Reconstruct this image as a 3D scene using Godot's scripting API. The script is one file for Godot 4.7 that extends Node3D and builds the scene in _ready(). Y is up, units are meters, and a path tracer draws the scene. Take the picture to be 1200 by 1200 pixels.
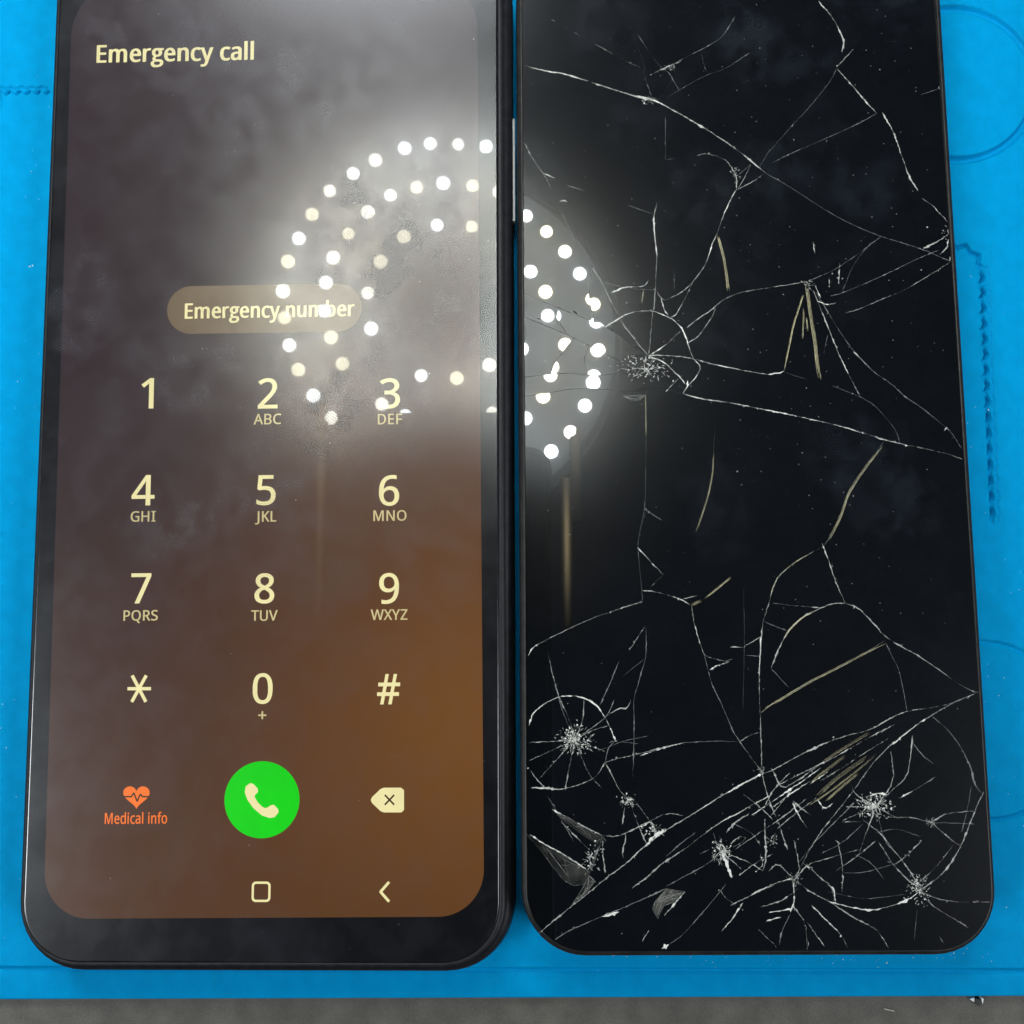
extends Node3D
# Two phones on a blue silicone repair mat under a three-ring LED bench lamp.
# Units are metres; the mat's upper surface is y = 0, +z points towards the person at the bench.

const MM := 0.001
var rng := RandomNumberGenerator.new()
var M := {}

func _ready() -> void:
	rng.seed = 7
	setup_camera_and_light()
	make_materials()
	build_desk()
	build_mat()
	build_lit_phone()
	build_cracked_phone()
	build_ring_lamp()
	build_camera_phone()
	build_fill_panels()
	build_small_things()

# ---------------------------------------------------------------- camera, surroundings, exposure
func setup_camera_and_light() -> void:
	var cam := Camera3D.new()
	cam.name = "camera"
	cam.fov = 54.90
	cam.near = 0.0005
	cam.far = 20.0
	add_child(cam)
	var at := Vector3(0, 0.161, 0)
	cam.look_at_from_position(at, at + Vector3(-0.017172, -0.995745, -0.090536), Vector3(0.001561, 0.090522, -0.995893))
	var env := Environment.new()
	env.background_mode = Environment.BG_COLOR
	env.background_color = Color(0.16, 0.185, 0.23)
	env.tonemap_mode = Environment.TONE_MAPPER_LINEAR
	env.tonemap_exposure = 1.0
	env.sdfgi_enabled = true
	env.ssao_enabled = true
	env.ssil_enabled = true
	var we := WorldEnvironment.new()
	we.name = "surroundings"
	we.environment = env
	add_child(we)

# ---------------------------------------------------------------- helpers
func tag(o: Node, label: String, category := "", group := "", kind := "") -> void:
	if label: o.set_meta("label", label)
	if category: o.set_meta("category", category)
	if group: o.set_meta("group", group)
	if kind: o.set_meta("kind", kind)

func put(called: String, mesh: Mesh, mat: Material, parent: Node, at := Vector3.ZERO) -> MeshInstance3D:
	var o := MeshInstance3D.new()
	o.name = called
	o.mesh = mesh
	o.material_override = mat
	o.position = at
	parent.add_child(o, true)
	return o

func lin(r: float, g: float, b: float, a := 1.0) -> Color:
	var c := Color(r, g, b).linear_to_srgb()
	c.a = a
	return c

func rounded(hw: float, hl: float, r: float, n := 10) -> PackedVector2Array:
	# a rounded rectangle round the origin, x across and y along; the corners slightly squarer than circles
	var p := PackedVector2Array()
	for k in 4:
		var sx := 1.0 if k == 0 or k == 3 else -1.0
		var sy := 1.0 if k < 2 else -1.0
		for i in n + 1:
			var a := PI / 2 * (k + float(i) / n)
			p.append(Vector2(sx * (hw - r) + cos(a) * r, sy * (hl - r) + sin(a) * r))
	return p

func loft(rings: Array, cap_top := true, cap_bottom := false) -> ArrayMesh:
	# rings of Vector3 from the top centre outwards and down
	var st := SurfaceTool.new()
	st.begin(Mesh.PRIMITIVE_TRIANGLES)
	var n: int = rings[0].size()
	for r in rings:
		for v in r:
			st.set_uv(Vector2(v.x / 0.08 + 0.5, v.z / 0.17 + 0.5))
			st.add_vertex(v)
	for k in rings.size() - 1:
		for i in n:
			var j := (i + 1) % n
			var a := k * n + i
			var b := k * n + j
			var c := (k + 1) * n + i
			var d := (k + 1) * n + j
			for t in [a, b, c, b, d, c]: st.add_index(t)
	var first: int = rings.size() * n
	if cap_top:
		cap(st, rings[0], first, false)
		first += n
	if cap_bottom: cap(st, rings[-1], first, true)
	st.generate_normals()
	return st.commit()

func cap(st: SurfaceTool, ring: Array, first: int, under: bool) -> void:
	var n := ring.size()
	st.set_smooth_group(7 if under else 6)
	for v in ring:
		st.set_uv(Vector2(v.x / 0.08 + 0.5, v.z / 0.17 + 0.5))
		st.add_vertex(v)
	for i in range(1, n - 1):
		if under:
			for t in [first, first + i, first + i + 1]: st.add_index(t)
		else:
			for t in [first, first + i + 1, first + i]: st.add_index(t)

func ring_of(p: PackedVector2Array, y: float) -> Array:
	var a := []
	for q in p: a.append(Vector3(q.x, y, q.y))
	return a

func slab(poly: PackedVector2Array, top: float, thick: float, uv_w := 0.08, uv_l := 0.17, uv2 := Rect2()) -> ArrayMesh:
	# a flat piece with the outline poly (x, z) in metres, upper face at y = top
	var pts := poly
	if not Geometry2D.is_polygon_clockwise(pts):
		pts = pts.duplicate()
		pts.reverse()
	var idx := Geometry2D.triangulate_polygon(scaled(pts, 1000.0))  # in mm: the triangulation is too coarse for metres
	if idx.is_empty(): return null
	var st := SurfaceTool.new()
	st.begin(Mesh.PRIMITIVE_TRIANGLES)
	st.set_smooth_group(-1)
	for k in range(0, idx.size(), 3):
		var q := [pts[idx[k]], pts[idx[k + 1]], pts[idx[k + 2]]]
		if (q[1] - q[0]).cross(q[2] - q[0]) < 0: q = [q[0], q[2], q[1]]
		for v in q:
			st.set_normal(Vector3.UP)
			st.set_uv(Vector2(v.x / uv_w + 0.5, v.y / uv_l + 0.5))
			if uv2.size.x > 0: st.set_uv2((v - uv2.position) / uv2.size)
			st.add_vertex(Vector3(v.x, top, v.y))
	if thick > 0:
		for k in range(0, idx.size(), 3):
			var q := [pts[idx[k]], pts[idx[k + 1]], pts[idx[k + 2]]]
			if (q[1] - q[0]).cross(q[2] - q[0]) > 0: q = [q[0], q[2], q[1]]
			for v in q:
				st.set_normal(Vector3.DOWN)
				st.set_uv(Vector2(v.x / uv_w + 0.5, v.y / uv_l + 0.5))
				if uv2.size.x > 0: st.set_uv2((v - uv2.position) / uv2.size)
				st.add_vertex(Vector3(v.x, top - thick, v.y))
		for i in pts.size():
			var a := pts[i]
			var b := pts[(i + 1) % pts.size()]
			var out := Vector3(b.y - a.y, 0, a.x - b.x).normalized()
			var v := [Vector3(a.x, top, a.y), Vector3(b.x, top, b.y), Vector3(b.x, top - thick, b.y), Vector3(a.x, top - thick, a.y)]
			var quad := [0, 1, 2, 0, 2, 3]
			if (v[1] - v[0]).cross(v[2] - v[0]).dot(out) > 0: quad = [0, 2, 1, 0, 3, 2]
			for t in quad:
				st.set_normal(out)
				st.set_uv(Vector2(v[t].x / uv_w + 0.5, v[t].z / uv_l + 0.5))
				if uv2.size.x > 0: st.set_uv2((Vector2(v[t].x, v[t].z) - uv2.position) / uv2.size)
				st.add_vertex(v[t])
	return st.commit()

func mm(list: Array) -> PackedVector2Array:
	var p := PackedVector2Array()
	for i in range(0, list.size(), 2): p.append(Vector2(list[i], list[i + 1]) * MM)
	return p

func circle(r: float, n := 32, at := Vector2.ZERO) -> PackedVector2Array:
	var p := PackedVector2Array()
	for i in n: p.append(at + Vector2(cos(TAU * i / n), sin(TAU * i / n)) * r)
	return p

func scaled(p: PackedVector2Array, by: float) -> PackedVector2Array:
	var q := PackedVector2Array()
	for v in p: q.append(v * by)
	return q

func stroke(pts: PackedVector2Array, half: float) -> Array:
	var out := []
	for p in Geometry2D.offset_polyline(scaled(pts, 1000.0), half * 1000.0, Geometry2D.JOIN_ROUND, Geometry2D.END_ROUND): out.append(scaled(p, MM))
	return out

# ---------------------------------------------------------------- materials
func std(albedo: Color, rough: float, spec := 0.5) -> StandardMaterial3D:
	var m := StandardMaterial3D.new()
	m.albedo_color = albedo
	m.roughness = rough
	m.metallic_specular = spec
	return m

func noise(seed_: int, freq: float, octaves := 4, kind := FastNoiseLite.TYPE_SIMPLEX_SMOOTH) -> FastNoiseLite:
	var f := FastNoiseLite.new()
	f.seed = seed_
	f.noise_type = kind
	f.frequency = freq
	f.fractal_octaves = octaves
	return f

func noise_tex(f: FastNoiseLite, size := 512, as_normal := false, strength := 4.0) -> ImageTexture:
	var im := f.get_seamless_image(size, size)
	if as_normal: im.bump_map_to_normal_map(strength)
	return ImageTexture.create_from_image(im)

func grease(seed_: int, prints: Array, wipe: float, base_rough: float, tint: Color, level: float) -> Array:
	# finger grease on glass: [albedo, roughness, height] textures for an 80 x 170 mm face; finger prints with ridges, wiped streaks and dull patches
	var w := 1024
	var h := 2048
	var cloud := noise(seed_, 0.006, 5).get_image(w, h, false, false, false).get_data()
	var fine := noise(seed_ + 1, 0.05, 3).get_image(w, h, false, false, false).get_data()
	var smear_noise := noise(seed_ + 2, 0.012, 4)
	smear_noise.domain_warp_enabled = true
	smear_noise.domain_warp_amplitude = 60.0
	smear_noise.domain_warp_frequency = 0.004
	var smear := smear_noise.get_image(w, h, false, false, false).get_data()
	var film := PackedByteArray()
	film.resize(w * h)
	for i in w * h:
		var c := clampf((cloud[i] - 108.0) / 60.0, 0.0, 1.0)
		var s := clampf((smear[i] - 110.0) / 50.0, 0.0, 1.0)
		film[i] = int(clampf(46.0 + 26.0 * c * wipe + 22.0 * s * wipe + (fine[i] - 128.0) * 0.05, 0.0, 255.0))
	var ridge := PackedByteArray()
	ridge.resize(w * h)
	ridge.fill(128)
	var sx := w / 80.0
	var sy := h / 170.0
	var r := RandomNumberGenerator.new()
	r.seed = seed_
	for f in prints:
		# x, z, half width, half length in mm, turn, strength
		var cx: float = (f[0] + 40.0) * sx
		var cy: float = (f[1] + 85.0) * sy
		var ca := cos(f[4])
		var sa := sin(f[4])
		var reach: float = maxf(f[2], f[3]) + 1.0
		var whorl := r.randf_range(-0.35, 0.35)
		var pitch := r.randf_range(11.0, 13.5)
		for y in range(maxi(0, int(cy - reach * sy)), mini(h, int(cy + reach * sy))):
			for x in range(maxi(0, int(cx - reach * sx)), mini(w, int(cx + reach * sx))):
				var dx := (x - cx) / sx
				var dy := (y - cy) / sy
				var u: float = (dx * ca + dy * sa) / f[2]
				var v: float = (dy * ca - dx * sa) / f[3]
				var i := y * w + x
				var d := u * u + v * v + (cloud[i] - 128.0) * 0.009
				if d > 1.0: continue
				var edge: float = smoothstep(1.0, 0.15, d) * f[5] * clampf(0.6 + (smear[i] - 110.0) / 110.0, 0.0, 1.0)
				var arch := sqrt((u - whorl) * (u - whorl) + (v * 1.25 + 0.55) * (v * 1.25 + 0.55) + 0.02)
				var wave := sin(arch * f[3] * pitch + fine[i] * 0.005 + smear[i] * 0.022)
				film[i] = int(clampf(film[i] + edge * (60.0 + 46.0 * wave), 0.0, 255.0))
				ridge[i] = int(clampf(128.0 + edge * 110.0 * wave, 0.0, 255.0))
	var albedo := PackedByteArray()
	albedo.resize(w * h * 3)
	var rough := PackedByteArray()
	rough.resize(w * h)
	var film_la := PackedByteArray()
	film_la.resize(w * h * 2)
	var at := PackedByteArray()  # a lookup of film thickness to colour
	at.resize(256 * 3)
	for k in 256:
		var a := pow(k / 255.0, 1.3) * level
		var c := lin(tint.r * a, tint.g * a, tint.b * a)
		at[k * 3] = c.r8
		at[k * 3 + 1] = c.g8
		at[k * 3 + 2] = c.b8
	for i in w * h:
		var k := film[i] * 3
		albedo[i * 3] = at[k]
		albedo[i * 3 + 1] = at[k + 1]
		albedo[i * 3 + 2] = at[k + 2]
		rough[i] = int(clampf(255.0 * (base_rough + 0.14 * film[i] / 255.0), 0.0, 255.0))
		film_la[i * 2] = 255
		film_la[i * 2 + 1] = mini(255, 60 + film[i])
	var out := []
	out.append(ImageTexture.create_from_image(Image.create_from_data(w, h, false, Image.FORMAT_RGB8, albedo)))
	out.append(ImageTexture.create_from_image(Image.create_from_data(w, h, false, Image.FORMAT_L8, rough)))
	var bump := Image.create_from_data(w, h, false, Image.FORMAT_L8, ridge)
	bump.bump_map_to_normal_map(1.0)
	out.append(ImageTexture.create_from_image(bump))
	out.append(ImageTexture.create_from_image(Image.create_from_data(w, h, false, Image.FORMAT_LA8, film_la)))
	return out

func glass(g: Array, spec: float, coat_rough: float, coat: float) -> StandardMaterial3D:
	# black-backed cover glass: a clean reflecting face (the coat) under a film of finger grease
	var m := std(Color.WHITE, 1.0, spec)
	m.albedo_texture = g[0]
	m.roughness_texture = g[1]
	m.roughness_texture_channel = BaseMaterial3D.TEXTURE_CHANNEL_RED
	m.normal_enabled = true
	m.normal_texture = g[2]
	m.normal_scale = 0.03
	m.clearcoat_enabled = true
	m.clearcoat = coat
	m.clearcoat_roughness = coat_rough
	m.texture_repeat = false
	return m

func lit(r: float, g: float, b: float, dim := 1.0) -> StandardMaterial3D:
	# a lit mark on the display, seen through the same glossy glass
	var m := std(lin(0.004, 0.004, 0.004), 0.24, 0.707)
	m.emission_enabled = true
	m.emission = lin(r, g, b)
	m.emission_energy_multiplier = dim
	m.clearcoat_enabled = true
	m.clearcoat = 0.36
	m.clearcoat_roughness = 0.02
	return m

func make_materials() -> void:
	var prints := []
	var r := RandomNumberGenerator.new()
	r.seed = 31
	for k in 46:
		prints.append([r.randf_range(-36, 36), r.randf_range(-80, 25), r.randf_range(5, 9), r.randf_range(8, 13), r.randf_range(-1.2, 1.2), r.randf_range(0.35, 1.0)])
	var g1 := grease(11, prints, 1.0, 0.18, Color(0.85, 0.9, 1.2), 0.04)
	prints.clear()
	for k in 30:
		prints.append([r.randf_range(-34, 30), r.randf_range(-80, 20), r.randf_range(5, 8), r.randf_range(7, 12), r.randf_range(-1.2, 1.2), r.randf_range(0.2, 0.55)])
	var g2 := grease(23, prints, 0.22, 0.17, Color(0.66, 0.85, 1.15), 0.03)
	M.glass = glass(g1, 0.707, 0.02, 0.36)
	M.display = glass(g1, 0.707, 0.02, 0.36)
	M.display.emission_enabled = true
	M.display.emission = Color.WHITE
	M.display.emission_operator = BaseMaterial3D.EMISSION_OP_MULTIPLY
	M.display.emission_texture = wallpaper()
	M.display.emission_on_uv2 = true
	# the grease film that lies over the whole front of the working phone
	M.film = std(lin(0.008, 0.008, 0.011, 0.29), 0.36, 0.62)
	M.film.albedo_texture = g1[3]
	M.film.transparency = BaseMaterial3D.TRANSPARENCY_ALPHA
	M.film.texture_repeat = false
	M.shard = glass(g2, 0.40, 0.015, 1.0)
	M.panel = std(lin(0.008, 0.009, 0.01), 0.5, 0.3)
	M.white_mark = lit(1.02, 0.93, 0.47)
	M.soft_mark = lit(0.74, 0.63, 0.31)
	M.field = lit(0.17, 0.115, 0.06)
	M.orange = lit(1.15, 0.22, 0.02)
	M.green = lit(0.0, 0.76, 0.0)
	M.dark_mark = lit(0.05, 0.03, 0.012)
	M.old_frame = std(lin(0.07, 0.065, 0.066), 0.4, 0.45)
	M.frame = std(lin(0.040, 0.040, 0.052), 0.5, 0.4)
	M.frame.normal_enabled = true
	M.frame.normal_texture = noise_tex(noise(5, 0.02), 256, true, 2.0)
	M.frame.albedo_texture = scuffed(15)
	M.old_frame.albedo_texture = scuffed(16)
	M.old_frame.uv1_triplanar = true
	M.old_frame.uv1_scale = Vector3.ONE * 40
	M.frame.uv1_triplanar = true
	M.frame.uv1_scale = Vector3.ONE * 60
	M.frame.normal_scale = 0.25
	M.edge = std(lin(0.30, 0.31, 0.33), 0.35, 0.5)
	# fractured glass
	M.w = std(lin(0.78, 0.78, 0.74), 0.5)
	M.g = std(lin(0.42, 0.42, 0.40), 0.5)
	M.f = std(lin(0.2, 0.21, 0.21), 0.5)
	M.y = std(lin(0.72, 0.66, 0.42), 0.4)  # warm glint of tilted fracture faces, put into the colour
	M.d = std(lin(0.03, 0.03, 0.03), 0.6)
	M.k = std(lin(0.015, 0.015, 0.015), 0.6)
	M.s = std(lin(0.16, 0.16, 0.155), 0.5)
	M.flake = std(Color(0.86, 0.86, 0.84, 0.15), 0.4)
	M.flake.transparency = BaseMaterial3D.TRANSPARENCY_ALPHA
	M.flake.albedo_texture = hazy()
	M.flake.uv1_triplanar = true
	M.flake.uv1_scale = Vector3(25, 25, 25)
	# silicone
	M.silicone = std(lin(0.0, 0.285, 0.61), 0.6, 0.12)
	M.silicone.normal_enabled = true
	M.silicone.normal_texture = noise_tex(noise(3, 0.03, 4), 512, true, 3.0)
	M.silicone.normal_scale = 0.04
	M.silicone.uv1_triplanar = true
	M.silicone.uv1_scale = Vector3.ONE * 45
	M.silicone.detail_enabled = true
	M.silicone.detail_blend_mode = BaseMaterial3D.BLEND_MODE_MUL
	M.silicone.detail_albedo = mottled(41, 0.94, 1.0, 260)
	M.desk = std(lin(0.16, 0.155, 0.145), 0.6, 0.4)
	M.desk.albedo_texture = speckled()
	M.desk.uv1_triplanar = true
	M.desk.uv1_scale = Vector3.ONE * 16
	M.desk.normal_enabled = true
	M.desk.normal_texture = noise_tex(noise(9, 0.12, 3), 512, true, 3.0)
	M.desk.normal_scale = 0.12

func mottled(seed_: int, low: float, high: float, scuffs := 0) -> ImageTexture:
	var im := noise(seed_, 0.01, 5).get_seamless_image(512, 512)
	var out := Image.create(512, 512, false, Image.FORMAT_RGB8)
	for y in 512:
		for x in 512:
			var v := lerpf(low, high, im.get_pixel(x, y).r)
			out.set_pixel(x, y, Color(v, v, v))
	var r := RandomNumberGenerator.new()
	r.seed = seed_
	for k in scuffs:
		var p := Vector2(r.randf() * 512, r.randf() * 512)
		var d := Vector2.from_angle(r.randf() * TAU)
		var v := r.randf_range(0.80, 0.95)
		for t in r.randi_range(1, 26):
			p += d
			d = d.rotated(r.randf_range(-0.1, 0.1))
			out.set_pixelv(Vector2i(posmod(int(p.x), 512), posmod(int(p.y), 512)), Color(v, v, v))
	return ImageTexture.create_from_image(out)

func scuffed(seed_: int) -> ImageTexture:
	# worn dark plastic: mostly dark, with short pale scratches and nicks
	var r := RandomNumberGenerator.new()
	r.seed = seed_
	var out := Image.create(512, 512, false, Image.FORMAT_RGB8)
	var n := noise(seed_, 0.02, 4).get_seamless_image(512, 512)
	for y in 512:
		for x in 512:
			var v := 0.50 + 0.35 * (n.get_pixel(x, y).r - 0.5)
			out.set_pixel(x, y, Color(v, v, v))
	for k in 420:
		var p := Vector2(r.randf() * 512, r.randf() * 512)
		var d := Vector2.from_angle(r.randf() * TAU)
		var v := r.randf_range(0.6, 1.0)
		for t in r.randi_range(2, 22):
			p += d
			out.set_pixelv(Vector2i(posmod(int(p.x), 512), posmod(int(p.y), 512)), Color(v, v, v))
	return ImageTexture.create_from_image(out)

func speckled() -> ImageTexture:
	var a := noise(51, 0.4, 2).get_seamless_image(512, 512)
	var b := noise(52, 0.02, 4).get_seamless_image(512, 512)
	var out := Image.create(512, 512, false, Image.FORMAT_RGB8)
	for y in 512:
		for x in 512:
			var v := 0.68 + 0.24 * a.get_pixel(x, y).r + 0.16 * (b.get_pixel(x, y).r - 0.5)
			out.set_pixel(x, y, Color(v, v * 0.985, v * 0.95))
	for k in 26:  # fine scratches
		var p := Vector2(rng.randf() * 512, rng.randf() * 512)
		var d := Vector2.from_angle(rng.randf() * TAU)
		for t in rng.randi_range(40, 200):
			p += d
			d = d.rotated(rng.randf_range(-0.01, 0.013))
			var q := Vector2i(posmod(int(p.x), 512), posmod(int(p.y), 512))
			out.set_pixelv(q, out.get_pixelv(q).lightened(0.18))
	return ImageTexture.create_from_image(out)

func hazy() -> ImageTexture:
	# split glass: a milky, streaky, half clear sheet
	var a := noise(71, 0.03, 5).get_seamless_image(512, 512)
	var b := noise(72, 0.012, 4).get_seamless_image(512, 512)
	var out := Image.create(512, 512, false, Image.FORMAT_RGBA8)
	for y in 512:
		for x in 512:
			var v := 0.25 * a.get_pixel(x, y).r + 0.75 * clampf(b.get_pixel(x, y).r * 1.8 - 0.5, 0, 1)
			out.set_pixel(x, y, Color(0.8, 0.8, 0.78, clampf(v, 0.04, 1.0)))
	return ImageTexture.create_from_image(out)

func wallpaper() -> ImageTexture:
	# the call screen's background picture: a dark brown, warmer and brighter towards the lower right
	var w := 96
	var h := 192
	var n := noise(61, 0.02, 3)
	var im := Image.create(w, h, false, Image.FORMAT_RGB8)
	for y in h:
		for x in w:
			var u := x / float(w - 1)
			var v := y / float(h - 1)
			var t := clampf(0.30 * u + 0.85 * v - 0.30 + 0.05 * n.get_noise_2d(x, y), 0.0, 1.0)
			var hot := exp(-((u - 1.02) * (u - 1.02) * 5.0 + (v - 0.80) * (v - 0.80) * 22.0))
			var c := Color(0.030, 0.017, 0.019).lerp(Color(0.088, 0.034, 0.009), smoothstep(0.05, 0.75, t)) + Color(0.085, 0.034, 0.003) * hot * 0.9
			im.set_pixel(x, y, lin(c.r * 1.12, c.g * 1.12, c.b * 1.12))
	return ImageTexture.create_from_image(im)

# ---------------------------------------------------------------- desk and mat
func build_desk() -> void:
	var p := PlaneMesh.new()
	p.size = Vector2(1.6, 1.2)
	var o := put("desk_top", p, M.desk, self, Vector3(0, -0.0032, -0.1))
	tag(o, "dark grey speckled desk top below the edge of the blue mat", "", "", "structure")

func tri(t: float) -> float:
	return absf(fposmod(t, 1.0) - 0.5) * 4.0 - 1.0

func groove(d: float, half: float, depth: float) -> float:
	return -depth * exp(-pow(d / half, 4.0)) if absf(d) < half * 2.0 else 0.0

func mat_height(x: float, z: float) -> float:
	# millimetres; the moulded face of the silicone mat
	var y := 0.0
	var step := 57.55 - 0.004 * (x + 5.0)
	if z > step - 1.6:
		y -= 0.75 * smoothstep(step - 0.25, step + 0.35, z)
		y -= 0.25 * exp(-pow((z - step - 0.45) / 0.4, 2.0))
		var rim := 63.7 - 0.0098 * (x + 84.0)
		if z > step + 0.6:
			var t := clampf((z - step - 0.6) / (rim - step - 0.6), 0.0, 1.6)
			y -= 0.55 * t * t
			if z > rim - 0.6: y -= 2.4 * smoothstep(rim - 0.6, rim + 0.25, z)
		return maxf(y, -3.3)
	if x > 60.0:
		for c in [[72.41, -87.40, 13.4, 0.55, 0.8], [72.91, 20.47, 13.9, 0.26, 0.45]]:
			var d: float = Vector2(x - c[0], z - c[1]).length() - c[2]
			y += groove(d, c[3], c[4])
		# toothed seam beside the cracked phone
		if z > -60.5 and z < -12.0:
			var u := (z + 55.5) / 2.62
			if z > -55.5:
				var amp := lerpf(0.55, 0.18, smoothstep(-36.0, -26.0, z))
				var f := fposmod(u, 1.0)
				y += groove(x - (75.35 + amp * (f * 1.9 - 0.8 if f < 0.72 else 2.0 - f * 2.0 - 0.2)), 0.27, 0.4 + 1.1 * smoothstep(0.25, 0.75, f) * (1.0 - smoothstep(0.85, 1.0, f))) * smoothstep(-12.0, -13.0, z)
				y += groove(x - (76.3 + 0.15 * tri(u + 0.3)), 0.22, 0.3) * smoothstep(-12.0, -13.0, z)
			else:
				var a := Vector2(x - 71.2, z + 54.9)
				y += groove(a.length() - (4.2 + 0.4 * tri(a.angle() * 1.7)), 0.32, 0.7)
	elif x < -77.0:
		if z > -90 and z < -84:
			var f := fposmod(x / 1.75, 1.0)
			y += groove(z - (-87.5 + 0.5 * (f * 1.9 - 0.8 if f < 0.72 else 2.0 - f * 2.0 - 0.2)), 0.28, 0.4 + 1.1 * smoothstep(0.25, 0.75, f) * (1.0 - smoothstep(0.85, 1.0, f))) * smoothstep(-82.2, -83.0, x)
			y += groove(z - (-88.1 + 0.2 * tri(x / 1.75 + 0.4)), 0.25, 0.35) * smoothstep(-82.2, -83.0, x)
		var a := Vector2(x + 95.2, z + 85.6)
		y += groove(a.length() - 4.1, 0.3, 0.5)
	return y

func build_mat() -> void:
	var xs := PackedFloat32Array()
	var x := -125.0
	while x < 118.0:
		xs.append(x)
		x += 0.2 if (x > -93.5 and x < -76.5) or (x > 66.0 and x < 87.0) else 0.5 if x > -6.0 and x < 1.0 else 1.6
	var zs := PackedFloat32Array()
	var z := -150.0
	while z < 65.0:
		zs.append(z)
		z += 0.2 if (z > -106.0 and z < -8.0) or (z > 30.0 and z < 36.0) or z > 55.0 else 0.3 if z > 3.0 else 1.0
	var nx := xs.size()
	var nz := zs.size()
	var v := PackedVector3Array()
	var nn := PackedVector3Array()
	v.resize(nx * nz)
	nn.resize(nx * nz)
	for j in nz:
		for i in nx:
			v[j * nx + i] = Vector3(xs[i], mat_height(xs[i], zs[j]), zs[j]) * MM
	for j in nz:
		for i in nx:
			var a := v[j * nx + mini(i + 1, nx - 1)] - v[j * nx + maxi(i - 1, 0)]
			var b := v[mini(j + 1, nz - 1) * nx + i] - v[maxi(j - 1, 0) * nx + i]
			nn[j * nx + i] = b.cross(a).normalized()
	var idx := PackedInt32Array()
	idx.resize((nx - 1) * (nz - 1) * 6)
	var k := 0
	for j in nz - 1:
		for i in nx - 1:
			var a := j * nx + i
			for t in [a, a + 1, a + nx, a + 1, a + nx + 1, a + nx]:
				idx[k] = t
				k += 1
	var arr := []
	arr.resize(Mesh.ARRAY_MAX)
	arr[Mesh.ARRAY_VERTEX] = v
	arr[Mesh.ARRAY_NORMAL] = nn
	arr[Mesh.ARRAY_INDEX] = idx
	var m := ArrayMesh.new()
	m.add_surface_from_arrays(Mesh.PRIMITIVE_TRIANGLES, arr)
	var o := put("repair_mat", m, M.silicone, self)
	tag(o, "bright blue silicone repair mat with moulded grooves under both phones", "mat")

# ---------------------------------------------------------------- the phone that works
func frame_rings(hw: float, hl: float, r: float, profile: Array, lopsided := 0.0) -> Array:
	var rings := []
	for q in profile:
		var ring := ring_of(rounded(hw + q[0] * MM, hl + q[0] * MM, r + q[0] * MM), q[1] * MM)
		for i in ring.size(): ring[i].x += lopsided * maxf(q[0], 0.0) * MM
		rings.append(ring)
	return rings

func text(parent: Node, called: String, what: String, x: float, z: float, cap: float, mat: Material, bold := false, wide := 0.0, turn := 0.0) -> void:
	# lettering that lies on the display; x, z in mm is the middle, cap the height of a capital in mm
	var t := TextMesh.new()
	var f := SystemFont.new()
	f.font_names = PackedStringArray(["Droid Sans"])
	var fv := FontVariation.new()
	fv.base_font = f
	fv.variation_embolden = 0.2 if bold else 0.28
	t.font = fv
	t.font_size = 64
	t.text = what
	t.depth = 0.5
	t.curve_step = 1.0
	t.pixel_size = 0.01
	var k := cap * MM / (0.64 * 0.714)
	var box := t.get_aabb()
	var shape: Mesh = t
	if bold:
		var st := SurfaceTool.new()
		st.begin(Mesh.PRIMITIVE_TRIANGLES)
		for sh in [Vector3(-0.013, 0, 0), Vector3(0.013, 0.006, 0.03)]: st.append_from(t, 0, Transform3D(Basis(), sh))
		shape = st.commit()
	var o := put(called, shape, mat, parent)
	var mid := box.get_center()
	var b := Basis(Vector3.UP, turn) * Basis(Vector3.RIGHT, -PI / 2) * Basis.from_scale(Vector3(wide * MM / box.size.x if wide > 0.0 else k * 1.04, k, 0.00004))
	var tall := 0.03 if what.contains("l") or what.contains("d") or what.contains("b") else 0.0
	var base := box.end.y - tall - 0.64 * 0.714 * 0.5 if what != "+" else mid.y  # middle of the capitals, not of the box with its tails
	o.transform = Transform3D(b, Vector3(x, 0.06, z) * MM - b * Vector3(mid.x, base, 0))

func mark(parent: Node, called: String, polys: Array, top: float, mat: Material) -> void:
	# one flat lit mark made of one or more outlines
	var st := SurfaceTool.new()
	st.begin(Mesh.PRIMITIVE_TRIANGLES)
	for p in polys:
		var m := slab(p, top * MM, 0.00002)
		if m: st.append_from(m, 0, Transform3D())
	put(called, st.commit(), mat, parent)

func ring_mark(outer: PackedVector2Array, inner: PackedVector2Array) -> Array:
	# a ring as four-sided pieces (both outlines with the same number of points)
	var out := []
	for i in outer.size():
		var j := (i + 1) % outer.size()
		out.append(PackedVector2Array([outer[i], outer[j], inner[j], inner[i]]))
	return out

func shifted(p: PackedVector2Array, by: Vector2, turn := 0.0) -> PackedVector2Array:
	var q := PackedVector2Array()
	for v in p: q.append(v.rotated(turn) + by)
	return q

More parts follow.
